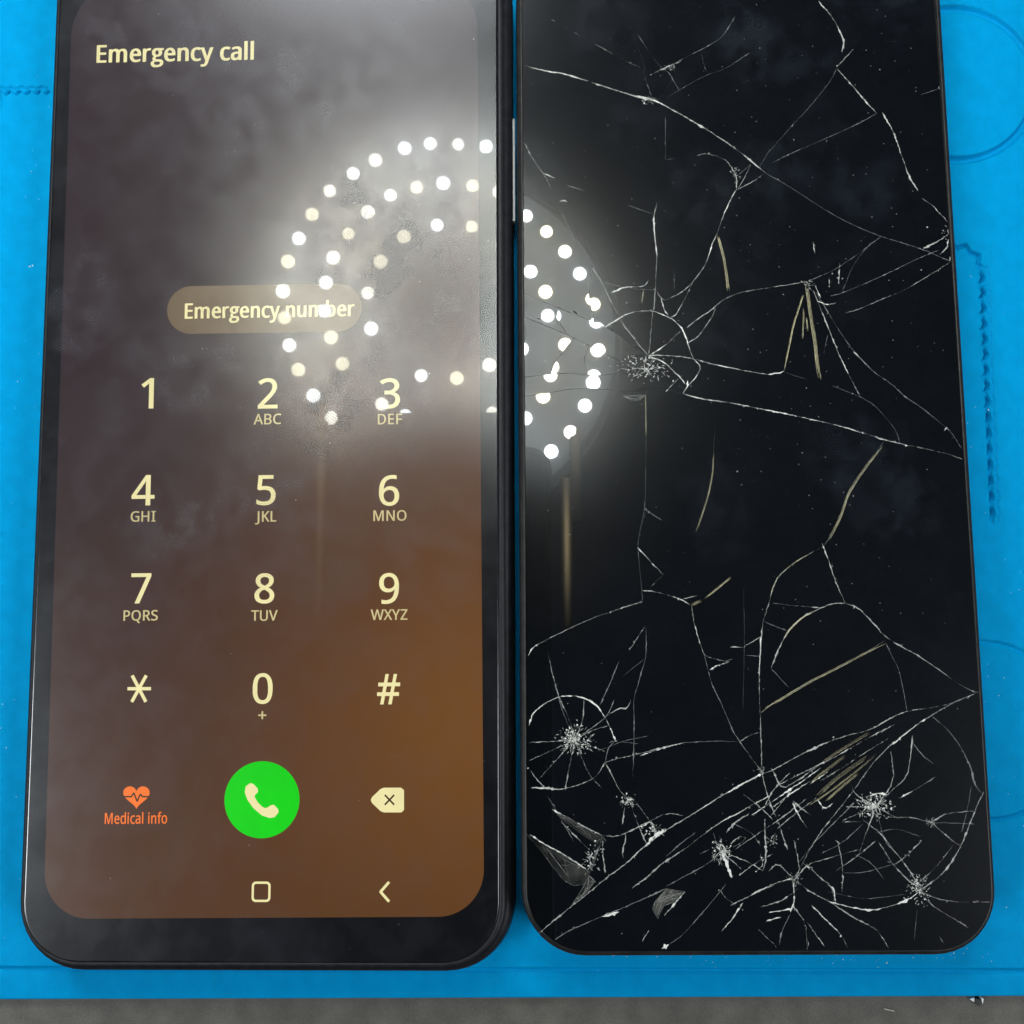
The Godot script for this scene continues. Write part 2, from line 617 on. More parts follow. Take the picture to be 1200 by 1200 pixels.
func build_lit_phone() -> void:
	var hw := 35.85 * MM
	var hl := 80.6 * MM
	var r := 8.6 * MM
	var ph := Node3D.new()
	ph.name = "lit_phone"
	add_child(ph)
	ph.position = Vector3(-40.650, 9.000, -26.900) * MM
	ph.rotation.y = 0.00349
	tag(ph, "black phone with its screen on, showing an emergency call keypad", "phone")
	put("frame", loft(frame_rings(hw, hl, r, [[0.02, -0.25], [0.06, -0.10], [0.30, -0.06], [0.70, -0.16], [0.76, -0.45], [1.0, -0.52], [1.45, -1.0], [1.8, -2.0], [1.88, -4.4], [1.7, -6.4], [1.2, -7.9], [0.3, -8.75], [-1.2, -8.97]], 0.33), false, true), M.frame, ph)
	put("cover_glass", loft(frame_rings(hw, hl, r, [[-0.22, 0.0], [-0.12, -0.012], [-0.05, -0.04], [-0.01, -0.09], [0.0, -0.4]])), M.glass, ph)
	# the display lies 0.02 mm proud of the black border
	var d := Node3D.new()
	var dp := Vector3(-0.098, 0.000, -0.600) * MM
	var dh := Vector2(33.2, 74.7) * MM
	var outline := rounded(dh.x, dh.y, 6.9 * MM, 14)
	for i in range(30, 60):  # wider corners at the far end
		var far := rounded(dh.x, dh.y, 10.0 * MM, 14)
		outline[i] = far[i]
	var turned := shifted(outline, Vector2(dp.x, dp.z), -0.00698)
	var disp := put("display", slab(turned, 0.00002, 0.0, 0.08, 0.17, Rect2(dp.x - dh.x, dp.z - dh.y, dh.x * 2, dh.y * 2)), M.display, ph)
	d.free()
	put("grease_film", slab(rounded(hw - 0.3 * MM, hl - 0.3 * MM, r), 0.00011, 0.0), M.film, ph)
	text(disp, "title_text", "Emergency call", -16.55, -62.15, 2.91, M.white_mark, true, 25.57, 0.0070)
	text(disp, "digit", "1", -19.39, -5.92, 4.71, M.white_mark, false, 0.00, 0.0070)
	text(disp, "digit", "2", -0.34, -5.78, 4.70, M.white_mark, false, 0.00, 0.0070)
	text(disp, "digit", "3", 18.89, -5.64, 4.69, M.white_mark, false, 0.00, 0.0070)
	text(disp, "digit", "4", -19.60, 9.44, 4.63, M.white_mark, false, 0.00, 0.0070)
	text(disp, "digit", "5", -0.32, 9.55, 4.62, M.white_mark, false, 0.00, 0.0070)
	text(disp, "digit", "6", 18.88, 9.65, 4.61, M.white_mark, false, 0.00, 0.0070)
	text(disp, "digit", "7", -19.46, 24.73, 4.54, M.white_mark, false, 0.00, 0.0070)
	text(disp, "digit", "8", -0.29, 24.80, 4.53, M.white_mark, false, 0.00, 0.0070)
	text(disp, "digit", "9", 19.00, 24.81, 4.53, M.white_mark, false, 0.00, 0.0070)
	text(disp, "digit", "0", -0.26, 40.04, 4.45, M.white_mark, false, 0.00, 0.0070)
	text(disp, "hash_key", "#", 19.05, 40.21, 4.44, M.white_mark, false, 3.53, 0.0070)
	text(disp, "key_letters", "ABC", -0.33, -1.64, 1.63, M.soft_mark, false, 0.00, 0.0070)
	text(disp, "key_letters", "DEF", 18.93, -1.51, 1.62, M.soft_mark, false, 0.00, 0.0070)
	text(disp, "key_letters", "GHI", -19.47, 13.59, 1.60, M.soft_mark, false, 0.00, 0.0070)
	text(disp, "key_letters", "JKL", -0.30, 13.68, 1.60, M.soft_mark, false, 0.00, 0.0070)
	text(disp, "key_letters", "MNO", 19.04, 13.65, 1.60, M.soft_mark, false, 0.00, 0.0070)
	text(disp, "key_letters", "PQRS", -19.40, 28.93, 1.57, M.soft_mark, false, 0.00, 0.0070)
	text(disp, "key_letters", "TUV", -0.21, 28.99, 1.57, M.soft_mark, false, 0.00, 0.0070)
	text(disp, "key_letters", "WXYZ", 19.03, 28.93, 1.57, M.soft_mark, false, 0.00, 0.0070)
	text(disp, "plus_sign", "+", -0.24, 44.16, 1.80, M.soft_mark, false, 0.00, 0.0070)
	text(disp, "label_text", "Medical info", -19.17, 59.49, 1.58, M.orange, false, 9.51, 0.0070)
	mark(disp, "number_field", [shifted(rounded(15.49 * MM, 3.88 * MM, 3.86 * MM), Vector2(-1.17, -19.33) * MM, -0.0070)], 0.035, M.field)
	text(disp, "number_field_text", "Emergency number", -0.32, -19.17, 2.42, M.white_mark, true, 26.90, 0.0070)
	mark(disp, "call_button", [circle(5.71 * MM, 48, Vector2(-0.06, 56.78) * MM)], 0.035, M.green)
	mark(disp, "handset_icon", [mm([-1.87, 54.30, -1.34, 54.49, -0.74, 55.13, -0.67, 55.64, -1.11, 56.08, -1.17, 56.40, -0.70, 57.15, -0.04, 57.79, 0.48, 58.04, 0.87, 57.91, 1.32, 57.60, 1.77, 57.53, 2.43, 58.17, 2.51, 58.67, 1.93, 59.36, 1.16, 59.49, -0.01, 59.11, -1.33, 58.04, -2.27, 56.77, -2.68, 55.70, -2.57, 54.81])], 0.055, M.white_mark)
	mark(disp, "heart_icon", [mm([-19.23, 55.61, -19.22, 55.55, -19.18, 55.40, -19.05, 55.18, -18.84, 54.97, -18.54, 54.83, -18.18, 54.80, -17.82, 54.89, -17.50, 55.10, -17.29, 55.39, -17.20, 55.73, -17.26, 56.08, -17.46, 56.43, -17.76, 56.75, -18.11, 57.05, -18.46, 57.33, -18.76, 57.60, -18.97, 57.84, -19.09, 58.03, -19.14, 58.16, -19.15, 58.21, -19.16, 58.16, -19.21, 58.03, -19.35, 57.84, -19.58, 57.60, -19.89, 57.33, -20.26, 57.05, -20.63, 56.75, -20.95, 56.43, -21.17, 56.08, -21.25, 55.73, -21.19, 55.39, -20.99, 55.10, -20.69, 54.89, -20.33, 54.80, -19.97, 54.83, -19.66, 54.97, -19.43, 55.18, -19.30, 55.40, -19.24, 55.55])], 0.035, M.orange)
	mark(disp, "pulse_line", stroke(mm([-21.30, 56.33, -19.99, 56.33, -19.62, 55.76, -19.06, 57.03, -18.63, 55.95, -18.29, 56.33, -17.12, 56.33]), 0.11 * MM), 0.06, M.dark_mark)
	mark(disp, "backspace_key", [mm([16.47, 56.84, 16.66, 56.40, 17.94, 55.20, 18.46, 55.01, 21.05, 55.01, 21.50, 55.39, 21.52, 58.29, 21.14, 58.67, 18.49, 58.67, 17.97, 58.48, 16.67, 57.28])], 0.035, M.white_mark)
	mark(disp, "backspace_cross", stroke(mm([18.60, 56.08, 20.03, 57.53]), 0.13 * MM) + stroke(mm([20.02, 56.08, 18.61, 57.53]), 0.13 * MM), 0.06, M.dark_mark)
	mark(disp, "home_key", ring_mark(shifted(rounded(1.42 * MM, 1.49 * MM, 0.62 * MM), Vector2(0.08, 70.32) * MM), shifted(rounded(1.09 * MM, 1.16 * MM, 0.35 * MM), Vector2(0.08, 70.32) * MM)), 0.035, M.white_mark)
	mark(disp, "back_key", stroke(mm([19.34, 68.87, 18.07, 70.30, 19.37, 71.72]), 0.2 * MM), 0.035, M.white_mark)
	mark(disp, "star_key", stroke(mm([-21.10, 40.13, -17.47, 40.13]), 0.25 * MM) + stroke(mm([-20.44, 38.12, -18.20, 42.13]), 0.25 * MM) + stroke(mm([-18.26, 38.12, -20.38, 42.13]), 0.25 * MM), 0.035, M.white_mark)
	var st := SurfaceTool.new()
	st.begin(Mesh.PRIMITIVE_TRIANGLES)
	st.set_smooth_group(-1)
	var dr := RandomNumberGenerator.new()
	dr.seed = 8
	for i in 110: chip_at(st, Vector2(dr.randf_range(-35, 35), dr.randf_range(-78, 79)), dr.randf_range(0.02, 0.07) * (2.0 if dr.randf() < 0.1 else 1.0), dr, 0.11)
	st.generate_normals()
	tag(put("screen_dust", st.commit(), M.g, ph), "", "", "", "stuff")
	# a thin pale line on the right flank: the side key with its polished edge
	put("power_key", loft([ring_of(rounded(0.14 * MM, 8.6 * MM, 0.13 * MM, 4), 0.0), ring_of(rounded(0.24 * MM, 8.7 * MM, 0.23 * MM, 4), -0.08 * MM), ring_of(rounded(0.24 * MM, 8.7 * MM, 0.23 * MM, 4), -2.0 * MM)]), M.edge, ph, Vector3(38.41 * MM, -2.4 * MM, -42.87 * MM))

# ---------------------------------------------------------------- the broken phone
var shard_cuts: Array = []
var right: Node3D
var glass_node: Node3D
var crack_rng := RandomNumberGenerator.new()

func crack(kind: String, width: float, pts: Array, cuts := false) -> void:
	# a splintered seam of broken glass along the points (mm on the glass): a low ridge that swells, thins out and dies away, with chips along it
	var p := mm(pts)
	if cuts:
		var q := scaled(p, 1000.0)
		q[0] -= (q[1] - q[0]).normalized() * 0.3
		q[-1] += (q[-1] - q[-2]).normalized() * 0.3
		shard_cuts.append(q)
	# round the corners a little, then walk the line in short steps
	var smooth := PackedVector2Array([p[0]])
	for i in range(1, p.size() - 1):
		smooth.append(p[i].lerp(p[i - 1], 0.2))
		smooth.append(p[i].lerp(p[i + 1], 0.2))
	smooth.append(p[-1])
	var line := PackedVector2Array()
	for i in smooth.size() - 1:
		var n := maxi(1, int(smooth[i].distance_to(smooth[i + 1]) / (0.26 * MM)))
		for k in n: line.append(smooth[i].lerp(smooth[i + 1], float(k) / n))
	line.append(smooth[-1])
	var st := SurfaceTool.new()
	st.begin(Mesh.PRIMITIVE_TRIANGLES)
	st.set_smooth_group(-1)
	if kind == "y" or kind == "s":
		# a slanting face of fracture: several fine lines side by side
		var count := clampi(int(width / 0.085), 2, 6)
		for k in count:
			var off := ((k + 0.5) / count - 0.5) * width + crack_rng.randf_range(-0.02, 0.02)
			var a := int(line.size() * crack_rng.randf_range(0.0, 0.12))
			var b := int(line.size() * crack_rng.randf_range(0.86, 1.0))
			ridge(st, line.slice(a, maxi(a + 2, b)), width / count * crack_rng.randf_range(0.5, 1.1), off, 0.25, 0.0)
	elif kind in ["d", "k"]:
		ridge(st, line, width, 0.0, 0.3, 0.0)
	elif kind == "f":
		ridge(st, line, width, 0.0, 0.55, 0.02)
	else:
		ridge(st, line, width, 0.0, 0.75, 0.10)
	st.generate_normals()
	put("crack", st.commit(), M[kind], glass_node)

func ridge(st: SurfaceTool, line: PackedVector2Array, width: float, off: float, rough: float, chips: float) -> void:
	var n := line.size()
	var last := []
	var slow := crack_rng.randf() * 100.0
	var burst := 0.0
	for i in n:
		var dir := (line[mini(i + 1, n - 1)] - line[maxi(i - 1, 0)]).normalized()
		var side := Vector2(-dir.y, dir.x)
		slow += crack_rng.randf_range(0.05, 0.4)
		burst *= 0.6
		if chips > 0.0 and crack_rng.randf() < 0.055: burst = crack_rng.randf_range(0.5, 1.4)
		var swell := 1.0 - rough * 0.55 + rough * 0.7 * sin(slow) * sin(slow * 0.37 + 1.0) + rough * crack_rng.randf_range(-0.55, 0.5) + burst
		var half := maxf(0.010, 0.5 * width * swell * minf(1.0, minf(i + 0.6, n - 0.4 - i) / 2.5)) * MM
		var c := line[i] + side * (off + crack_rng.randf_range(-0.045, 0.045) * rough * 1.4) * MM
		var a := c + side * half * crack_rng.randf_range(0.6, 1.25)
		var b := c - side * half * crack_rng.randf_range(0.6, 1.25)
		var top := minf(half * 0.5, 0.06 * MM) + 0.014 * MM
		var now := [Vector3(a.x, -0.02 * MM, a.y), Vector3(c.x, top, c.y), Vector3(b.x, -0.02 * MM, b.y)]
		if i > 0:
			for q in 2:
				for t in [last[q], now[q], last[q + 1], last[q + 1], now[q], now[q + 1]]: st.add_vertex(t)
		last = now
		if crack_rng.randf() < chips:
			# a little chip broken off the edge
			var e := c + side * half * (1.0 if crack_rng.randf() < 0.5 else -1.0)
			var reach := crack_rng.randf_range(0.08, 0.34) * MM
			var u := e + Vector2.from_angle(crack_rng.randf() * TAU) * reach
			var v := e + Vector2.from_angle(crack_rng.randf() * TAU) * reach * 0.7
			for t in [Vector3(e.x, 0.05 * MM, e.y), Vector3(u.x, 0.012 * MM, u.y), Vector3(v.x, 0.02 * MM, v.y)]: st.add_vertex(t)

func flake(pts: Array) -> void:
	# a thin flake split off the glass: a milky sheet, combed with fine fracture lines that fan out from its tip
	var poly := mm(pts)
	put("loose_flake", slab(poly, 0.035 * MM, 0.05 * MM), M.flake, glass_node)
	var st := SurfaceTool.new()
	st.begin(Mesh.PRIMITIVE_TRIANGLES)
	st.set_smooth_group(-1)
	var n := poly.size()
	for k in 26:
		var a := poly[crack_rng.randi() % 3].lerp(poly[crack_rng.randi() % n], crack_rng.randf_range(0.0, 0.4))
		var e := crack_rng.randi() % n
		var b := poly[e].lerp(poly[(e + 1) % n], crack_rng.randf())
		b = a.lerp(b, crack_rng.randf_range(0.4, 1.0))
		var m := a.lerp(b, 0.5) + Vector2(crack_rng.randf_range(-0.2, 0.2), crack_rng.randf_range(-0.2, 0.2)) * MM
		if not Geometry2D.is_point_in_polygon(scaled(PackedVector2Array([m]), 1000.0)[0], scaled(poly, 1000.0)): continue
		var line := PackedVector2Array()
		for i in 9: line.append(a.lerp(m, i / 8.0).lerp(m.lerp(b, i / 8.0), i / 8.0))
		ridge(st, line, crack_rng.randf_range(0.03, 0.09), 0.0, 0.7, 0.0)
	for i in n:
		if crack_rng.randf() < 0.6: ridge(st, PackedVector2Array([poly[i], poly[i].lerp(poly[(i + 1) % n], 0.33), poly[i].lerp(poly[(i + 1) % n], 0.66), poly[(i + 1) % n]]), 0.10, 0.0, 0.8, 0.1)
	st.generate_normals()
	put("flake_lines", st.commit(), M.g, glass_node)

func splinters(x: float, z: float, rx: float, rz: float, count: int, length: float) -> void:
	# crushed glass round a point of impact
	var st := SurfaceTool.new()
	st.begin(Mesh.PRIMITIVE_TRIANGLES)
	st.set_smooth_group(-1)
	var hubs := []
	for k in 4: hubs.append(Vector2(crack_rng.randf_range(-0.5, 0.5) * rx, crack_rng.randf_range(-0.5, 0.5) * rz))
	for k in int(count * 2.4):
		var a := crack_rng.randf() * TAU
		var d := pow(crack_rng.randf(), 1.1)
		var c := Vector2(x + cos(a) * rx * d, z + sin(a) * rz * d)
		var dir := Vector2.from_angle(a + crack_rng.randf_range(-0.7, 0.7))
		var l := length * crack_rng.randf_range(0.2, 0.9) * (1.2 - d * 0.5)
		var w := crack_rng.randf_range(0.02, 0.07)
		if k % 5 > 1:
			# crumbs and powder, clumped round a few centres
			var hub: Vector2 = hubs[crack_rng.randi() % 4]
			c = Vector2(x, z) + hub + Vector2(crack_rng.randfn(0, 0.30) * rx, crack_rng.randfn(0, 0.30) * rz)
			dir = Vector2.from_angle(crack_rng.randf() * TAU)
			l = crack_rng.randf_range(0.08, 0.42) * (1.6 if crack_rng.randf() < 0.12 else 1.0)
			w = l * crack_rng.randf_range(0.12, 0.45)
		if absf(c.x) + l * 0.5 > 33.5: continue
		var s := Vector2(-dir.y, dir.x) * w
		var p := [c - dir * l * 0.5, c + s, c + dir * l * 0.5, c - s * crack_rng.randf_range(0.3, 1.0)]
		var top := Vector3(c.x, crack_rng.randf_range(0.03, 0.14), c.y) * MM
		for i in 4:
			var u: Vector2 = p[i]
			var v: Vector2 = p[(i + 1) % 4]
			for t in [Vector3(u.x, -0.01, u.y) * MM, Vector3(v.x, -0.01, v.y) * MM, top]: st.add_vertex(t)
	st.generate_normals()
	var o := put("crushed_glass", st.commit(), M.w if count > 20 else M.g, glass_node)
	tag(o, "", "", "", "stuff")

func build_cracked_phone() -> void:
	crack_rng.seed = 99
	var hw := 33.8 * MM
	var hl := 78.75 * MM
	var r := 8.4 * MM
	right = Node3D.new()
	right.name = "cracked_phone"
	add_child(right)
	right.transform = Transform3D(Basis(Vector3(0.999924, -0.011156, -0.005236), Vector3(0.010994, 0.99949, -0.029985), Vector3(0.005567, 0.029925, 0.999537)), Vector3(0.0332, 0.009455, -0.02825))
	tag(right, "black phone with a dark screen shattered all over in white cracks", "phone")
	# body: its back lies flat on the mat, its face rises a little towards the lower end
	var rings := frame_rings(hw, hl, r, [[-0.05, -0.35], [0.02, 0.06], [0.16, 0.13], [0.34, 0.08], [0.42, -0.06], [0.62, -0.10], [0.85, -0.45], [0.98, -1.2], [1.0, -3.6]])
	var inv := right.transform.affine_inverse()
	for q in [[0.95, 2.2], [0.6, 0.7], [-0.6, 0.02]]:
		var ring := ring_of(rounded(hw + q[0] * MM, hl + q[0] * MM, r + q[0] * MM), 0.0)
		for i in ring.size():
			var w: Vector3 = right.transform * ring[i]
			w.y = q[1] * MM
			ring[i] = inv * w
		rings.append(ring)
	put("frame", loft(rings, false, true), M.old_frame, right)
	put("screen_backing", slab(rounded(hw - 0.02 * MM, hl - 0.02 * MM, r), -0.5 * MM, 0.15 * MM), M.panel, right)
	# the loosened cover glass leans a little in its frame
	glass_node = Node3D.new()
	glass_node.name = "cover_glass"
	right.add_child(glass_node)
	glass_node.transform = Transform3D(Basis.from_euler(Vector3(-0.0055, 0, 0.0)), Vector3(0, 0.08, 0) * MM)
	crack("g", 0.125, [-32.39, -68.63, -29.89, -67.41, -26.42, -65.28, -22.98, -63.02, -19.53, -61.06, -16.11, -58.95, -14.32, -58.20])
	crack("f", 0.100, [-14.32, -58.20, -13.94, -56.58, -13.43, -54.81, -12.65, -52.45])
	crack("g", 0.250, [-33.55, -58.97, -32.46, -58.51, -29.28, -57.74, -27.21, -57.43, -24.45, -56.52, -20.33, -55.01, -15.53, -53.36, -12.10, -52.45, -10.06, -51.26, -6.68, -49.19, -3.31, -46.99, 0.04, -44.50, 2.43, -42.46, 4.94, -40.14], true)
	crack("w", 0.200, [-32.46, -58.51, -29.28, -57.74, -27.21, -57.43, -24.45, -56.52])
	crack("w", 0.250, [-15.53, -53.50, -13.47, -53.05, -12.10, -52.45, -10.06, -51.26])
	crack("f", 0.100, [4.94, -40.14, 8.67, -37.81, 13.29, -34.50, 16.59, -32.34, 19.89, -30.62, 22.93, -29.32, 29.43, -27.16, 33.55, -25.16], true)
	crack("g", 0.163, [-13.80, -56.57, -11.70, -57.74, -9.88, -58.60, -7.79, -59.47])
	crack("f", 0.113, [-9.88, -58.60, -6.09, -60.64, -3.56, -61.95, -1.15, -63.57, 1.04, -67.12])
	crack("f", 0.075, [-16.39, -65.94, -14.42, -60.27, -13.79, -57.31])
	crack("f", 0.113, [-14.90, -63.99, -12.62, -60.11, -11.28, -58.32, -9.92, -57.28, -9.26, -55.80, -8.34, -54.18])
	crack("f", 0.087, [-9.24, -56.53, -11.11, -53.61, -12.10, -52.60])
	crack("f", 0.087, [-10.71, -52.88, -8.33, -54.47, -3.70, -57.08, -0.91, -57.93, 3.33, -60.85])
	crack("f", 0.113, [-4.71, -60.63, -3.97, -57.52])
	crack("g", 0.188, [-5.89, -43.10, -4.78, -43.52, -2.74, -43.08, -1.13, -42.20, -0.35, -41.04, 0.30, -39.74, 0.22, -37.31])
	crack("g", 0.150, [2.68, -41.59, 1.50, -39.02, 0.35, -37.31])
	crack("f", 0.125, [2.68, -41.59, 0.57, -39.74])
	crack("g", 0.125, [4.67, -39.99, 2.57, -38.43, 0.22, -37.31], true)
	crack("f", 0.087, [5.47, -43.30, 4.03, -41.15])
	crack("w", 0.150, [0.22, -37.31, -0.94, -35.32, -1.96, -33.05, -2.99, -30.23], true)
	crack("w", 0.125, [-2.99, -30.23, -3.86, -28.40, -4.90, -25.17, -6.02, -23.50, -7.14, -22.11, -8.14, -20.02, -9.83, -16.84, -10.78, -16.29], true)
	crack("y", 0.425, [-3.00, -29.80, -2.17, -26.27, -1.84, -23.74, -1.55, -19.97])
	crack("w", 0.212, [-13.08, -33.14, -13.02, -29.88, -12.70, -26.35])
	crack("g", 0.138, [-12.49, -35.27, -13.09, -32.71, -13.02, -29.88, -12.70, -26.35, -12.88, -24.25, -13.09, -20.75, -13.44, -17.28], true)
	crack("f", 0.087, [-17.12, -34.88, -13.08, -33.28])
	crack("g", 0.138, [-33.55, -45.50, -32.17, -42.60, -30.14, -39.56, -29.48, -37.83])
	crack("w", 0.163, [-30.82, -40.42, -28.78, -39.55])
	crack("f", 0.100, [-26.74, -38.24, -24.03, -37.36])
	crack("w", 0.300, [-28.00, -35.53, -27.45, -35.81, -26.78, -35.52])
	crack("f", 0.075, [-27.75, -33.82, -26.69, -31.40, -25.50, -28.56])
	crack("f", 0.062, [-10.78, -49.96, -10.96, -42.42])
	crack("f", 0.087, [-10.96, -42.42, -9.59, -42.70])
	crack("w", 0.225, [-21.26, -14.71, -20.45, -15.25, -18.28, -16.62, -16.25, -17.30, -13.57, -17.42, -11.58, -16.58, -10.25, -15.87, -8.95, -14.35, -8.45, -13.10, -7.97, -11.04, -7.35, -9.52], true)
	crack("w", 0.138, [-7.35, -9.52, -6.18, -8.28, -7.16, -6.52, -8.39, -5.30, -9.22, -4.08], true)
	crack("w", 0.350, [-8.37, -6.11, -8.53, -4.89])
	crack("w", 0.188, [-9.15, -6.94, -10.23, -5.99, -11.87, -4.37])
	crack("g", 0.125, [-14.40, -10.12, -15.57, -11.50, -17.26, -13.85, -18.31, -15.24, -19.86, -18.44, -21.54, -22.21, -22.99, -24.60], true)
	crack("f", 0.075, [-22.99, -24.60, -23.59, -20.13, -22.85, -15.69], true)
	crack("f", 0.075, [-21.54, -22.21, -17.52, -21.07, -13.09, -20.75], true)
	crack("g", 0.113, [-14.40, -10.12, -14.08, -12.45, -13.90, -14.52, -13.57, -17.42])
	crack("w", 0.150, [-14.40, -10.12, -12.78, -11.07, -11.01, -12.43, -9.36, -14.07])
	crack("w", 0.163, [-14.40, -10.12, -13.06, -10.25, -9.07, -9.95, -7.08, -9.52, -5.36, -8.96, -2.46, -8.26, 0.19, -7.69, 4.15, -6.99], true)
	crack("w", 0.225, [4.15, -6.99, 6.02, -7.25, 6.70, -7.51])
	crack("f", 0.087, [6.69, -7.38, 8.52, -6.68, 10.10, -6.26])
	crack("w", 0.200, [-14.40, -10.12, -11.76, -9.00, -10.46, -7.49, -9.55, -6.67, -8.78, -5.57], true)
	crack("d", 0.100, [-14.40, -10.12, -16.37, -11.37, -18.35, -12.89, -20.06, -14.28, -22.99, -15.69, -26.32, -17.10, -30.34, -18.79, -33.55, -20.35], true)
	crack("d", 0.100, [-14.40, -10.12, -18.68, -9.19, -19.74, -9.74, -23.71, -11.83, -27.70, -13.92, -33.55, -16.46], true)
	crack("d", 0.100, [-14.40, -10.12, -17.12, -7.54, -22.45, -7.03, -27.77, -7.47, -33.55, -6.84], true)
	crack("d", 0.113, [-33.55, -3.84, -30.47, -4.22, -26.74, -4.88, -23.81, -4.99, -19.83, -4.69, -16.51, -4.40, -14.92, -4.66, -11.86, -4.64, -9.22, -4.08], true)
	crack("d", 0.188, [-29.77, -7.35, -29.09, -9.12, -27.74, -10.90, -26.11, -12.95], true)
	crack("d", 0.087, [-23.71, -11.83, -24.54, -9.78, -23.79, -6.90], true)
	crack("d", 0.087, [-28.33, -18.08, -28.75, -16.42, -27.17, -13.78], true)
	crack("w", 0.175, [-9.22, -4.08, -7.25, -3.39, -5.27, -2.97, -2.63, -2.68, 0.66, -1.98, 3.94, -1.28, 8.53, -0.31, 13.77, 0.94, 15.72, 1.49, 18.57, 2.45], true)
	crack("g", 0.125, [18.32, 2.31, 21.56, 3.40, 23.50, 3.95, 28.05, 4.92, 31.29, 5.74, 33.55, 6.57], true)
	crack("w", 0.200, [20.26, 2.99, 21.55, 3.54, 23.50, 3.95, 25.45, 4.50])
	crack("y", 0.138, [-15.05, -4.53, -15.01, -0.19, -15.08, 3.17])
	crack("f", 0.062, [-14.92, -4.66, -15.08, 3.17, -15.44, 13.82, -16.30, 17.11, -16.74, 19.73, -16.23, 26.50, -16.14, 28.18, -19.13, 29.07], true)
	crack("w", 0.237, [-8.28, -14.62, -6.23, -16.26, -4.45, -17.36, -3.48, -18.32], true)
	crack("w", 0.188, [-3.48, -18.32, -4.21, -16.52, -4.91, -15.42, -6.58, -13.09, -8.21, -12.14], true)
	crack("g", 0.125, [-3.48, -18.32, -1.70, -19.56, 0.61, -20.38, 4.66, -21.04, 7.50, -21.44, 10.74, -21.98], true)
	crack("g", 0.175, [-13.09, -21.03, -12.18, -19.36, -11.52, -19.07, -8.80, -20.44, -7.14, -22.11])
	crack("w", 0.225, [-12.18, -19.36, -11.82, -17.69, -11.04, -16.43])
	crack("w", 0.225, [-20.09, -20.39, -17.79, -21.35, -14.83, -21.32, -14.13, -22.44])
	crack("y", 0.250, [-14.97, -21.05, -15.13, -19.65, -15.43, -18.27])
	crack("f", 0.075, [-10.04, -24.65, -10.13, -20.73])
	crack("k", 0.500, [-31.83, -16.30, -31.16, -16.16])
	crack("k", 0.625, [-26.18, -17.51, -25.39, -16.95])
	crack("y", 0.300, [10.26, -20.03, 8.45, -15.05, 7.65, -11.61, 6.87, -8.47, 6.55, -7.11])
	crack("y", 0.525, [10.73, -21.70, 11.18, -16.41, 11.68, -12.27, 11.91, -8.16, 12.21, -5.84])
	crack("y", 0.250, [10.17, -17.81, 9.90, -14.35, 9.66, -11.87])
	crack("y", 0.225, [10.50, -16.14, 10.66, -13.38])
	crack("g", 0.163, [11.76, -20.57, 13.19, -16.40, 14.38, -12.94, 15.56, -9.50, 16.64, -7.04], true)
	crack("w", 0.237, [15.68, -9.37, 16.64, -7.04])
	crack("f", 0.125, [12.15, -20.29, 13.89, -17.09, 15.12, -14.73, 17.60, -10.59, 18.87, -9.21, 20.76, -7.15, 23.32, -5.36, 25.20, -3.31, 27.75, -1.54, 30.27, 0.64, 32.14, 2.40, 33.55, 4.96], true)
	crack("g", 0.212, [17.60, -10.59, 18.87, -9.21, 20.63, -7.15])
	crack("w", 0.375, [12.06, -21.41, 12.91, -19.31])
	crack("w", 0.350, [12.35, -18.76, 13.94, -18.20, 15.29, -18.46])
	crack("w", 0.325, [10.48, -22.12, 11.13, -21.55])
	crack("f", 0.087, [13.73, -13.36, 12.92, -10.21])
	crack("f", 0.100, [16.64, -7.04, 18.32, -3.36], true)
	crack("f", 0.100, [14.03, -5.15, 18.32, -3.36, 20.51, -1.99, 22.37, 0.32, 23.60, 2.07, 24.03, 3.96], true)
	crack("f", 0.113, [14.40, -19.58, 16.03, -19.99, 19.45, -21.35, 24.26, -23.55, 28.40, -25.62, 31.84, -27.00], true)
	crack("g", 0.113, [16.55, -16.79, 18.59, -17.33, 22.01, -18.83, 26.11, -20.47, 29.58, -22.53, 33.55, -25.02], true)
	crack("f", 0.100, [22.93, -29.32, 20.84, -27.93, 18.26, -24.72, 16.31, -20.26])
	crack("f", 0.087, [22.93, -29.32, 19.01, -26.39, 14.85, -23.62, 10.74, -21.98])
	crack("g", 0.200, [31.32, -34.50, 32.21, -33.35, 33.10, -32.35, 33.55, -31.64])
	crack("g", 0.275, [33.55, -30.50, 33.55, -29.52, 31.24, -28.13, 29.44, -27.30])
	crack("g", 0.250, [33.55, -28.81, 33.22, -27.41, 32.07, -26.30])
	crack("g", 0.250, [33.55, -25.86, 33.55, -25.15])
	crack("g", 0.225, [12.09, -28.56, 12.28, -26.59])
	crack("g", 0.225, [16.12, -25.01, 15.83, -21.52])
	crack("g", 0.175, [14.40, -22.65, 14.34, -21.25])
	crack("w", 0.550, [30.97, 2.12, 31.53, 1.59])
	crack("g", 0.200, [14.79, -69.69, 17.02, -66.68, 18.03, -64.43, 18.64, -62.49, 18.14, -60.72])
	crack("g", 0.275, [17.78, -64.88, 18.40, -63.39, 18.62, -62.20])
	crack("g", 0.138, [17.34, -58.22, 18.50, -59.53, 19.96, -61.15])
	crack("f", 0.075, [17.34, -58.22, 16.27, -56.02, 13.36, -52.23, 9.77, -48.33, 5.05, -43.01])
	crack("g", 0.163, [17.32, -57.77, 19.66, -54.81, 21.60, -52.16, 23.29, -50.10])
	crack("f", 0.100, [23.29, -50.10, 20.04, -48.24, 13.75, -45.39, 9.58, -43.55, 5.82, -41.71])
	crack("g", 0.250, [24.25, -50.10, 25.74, -47.18, 26.66, -43.84, 27.80, -39.52, 29.15, -36.94])
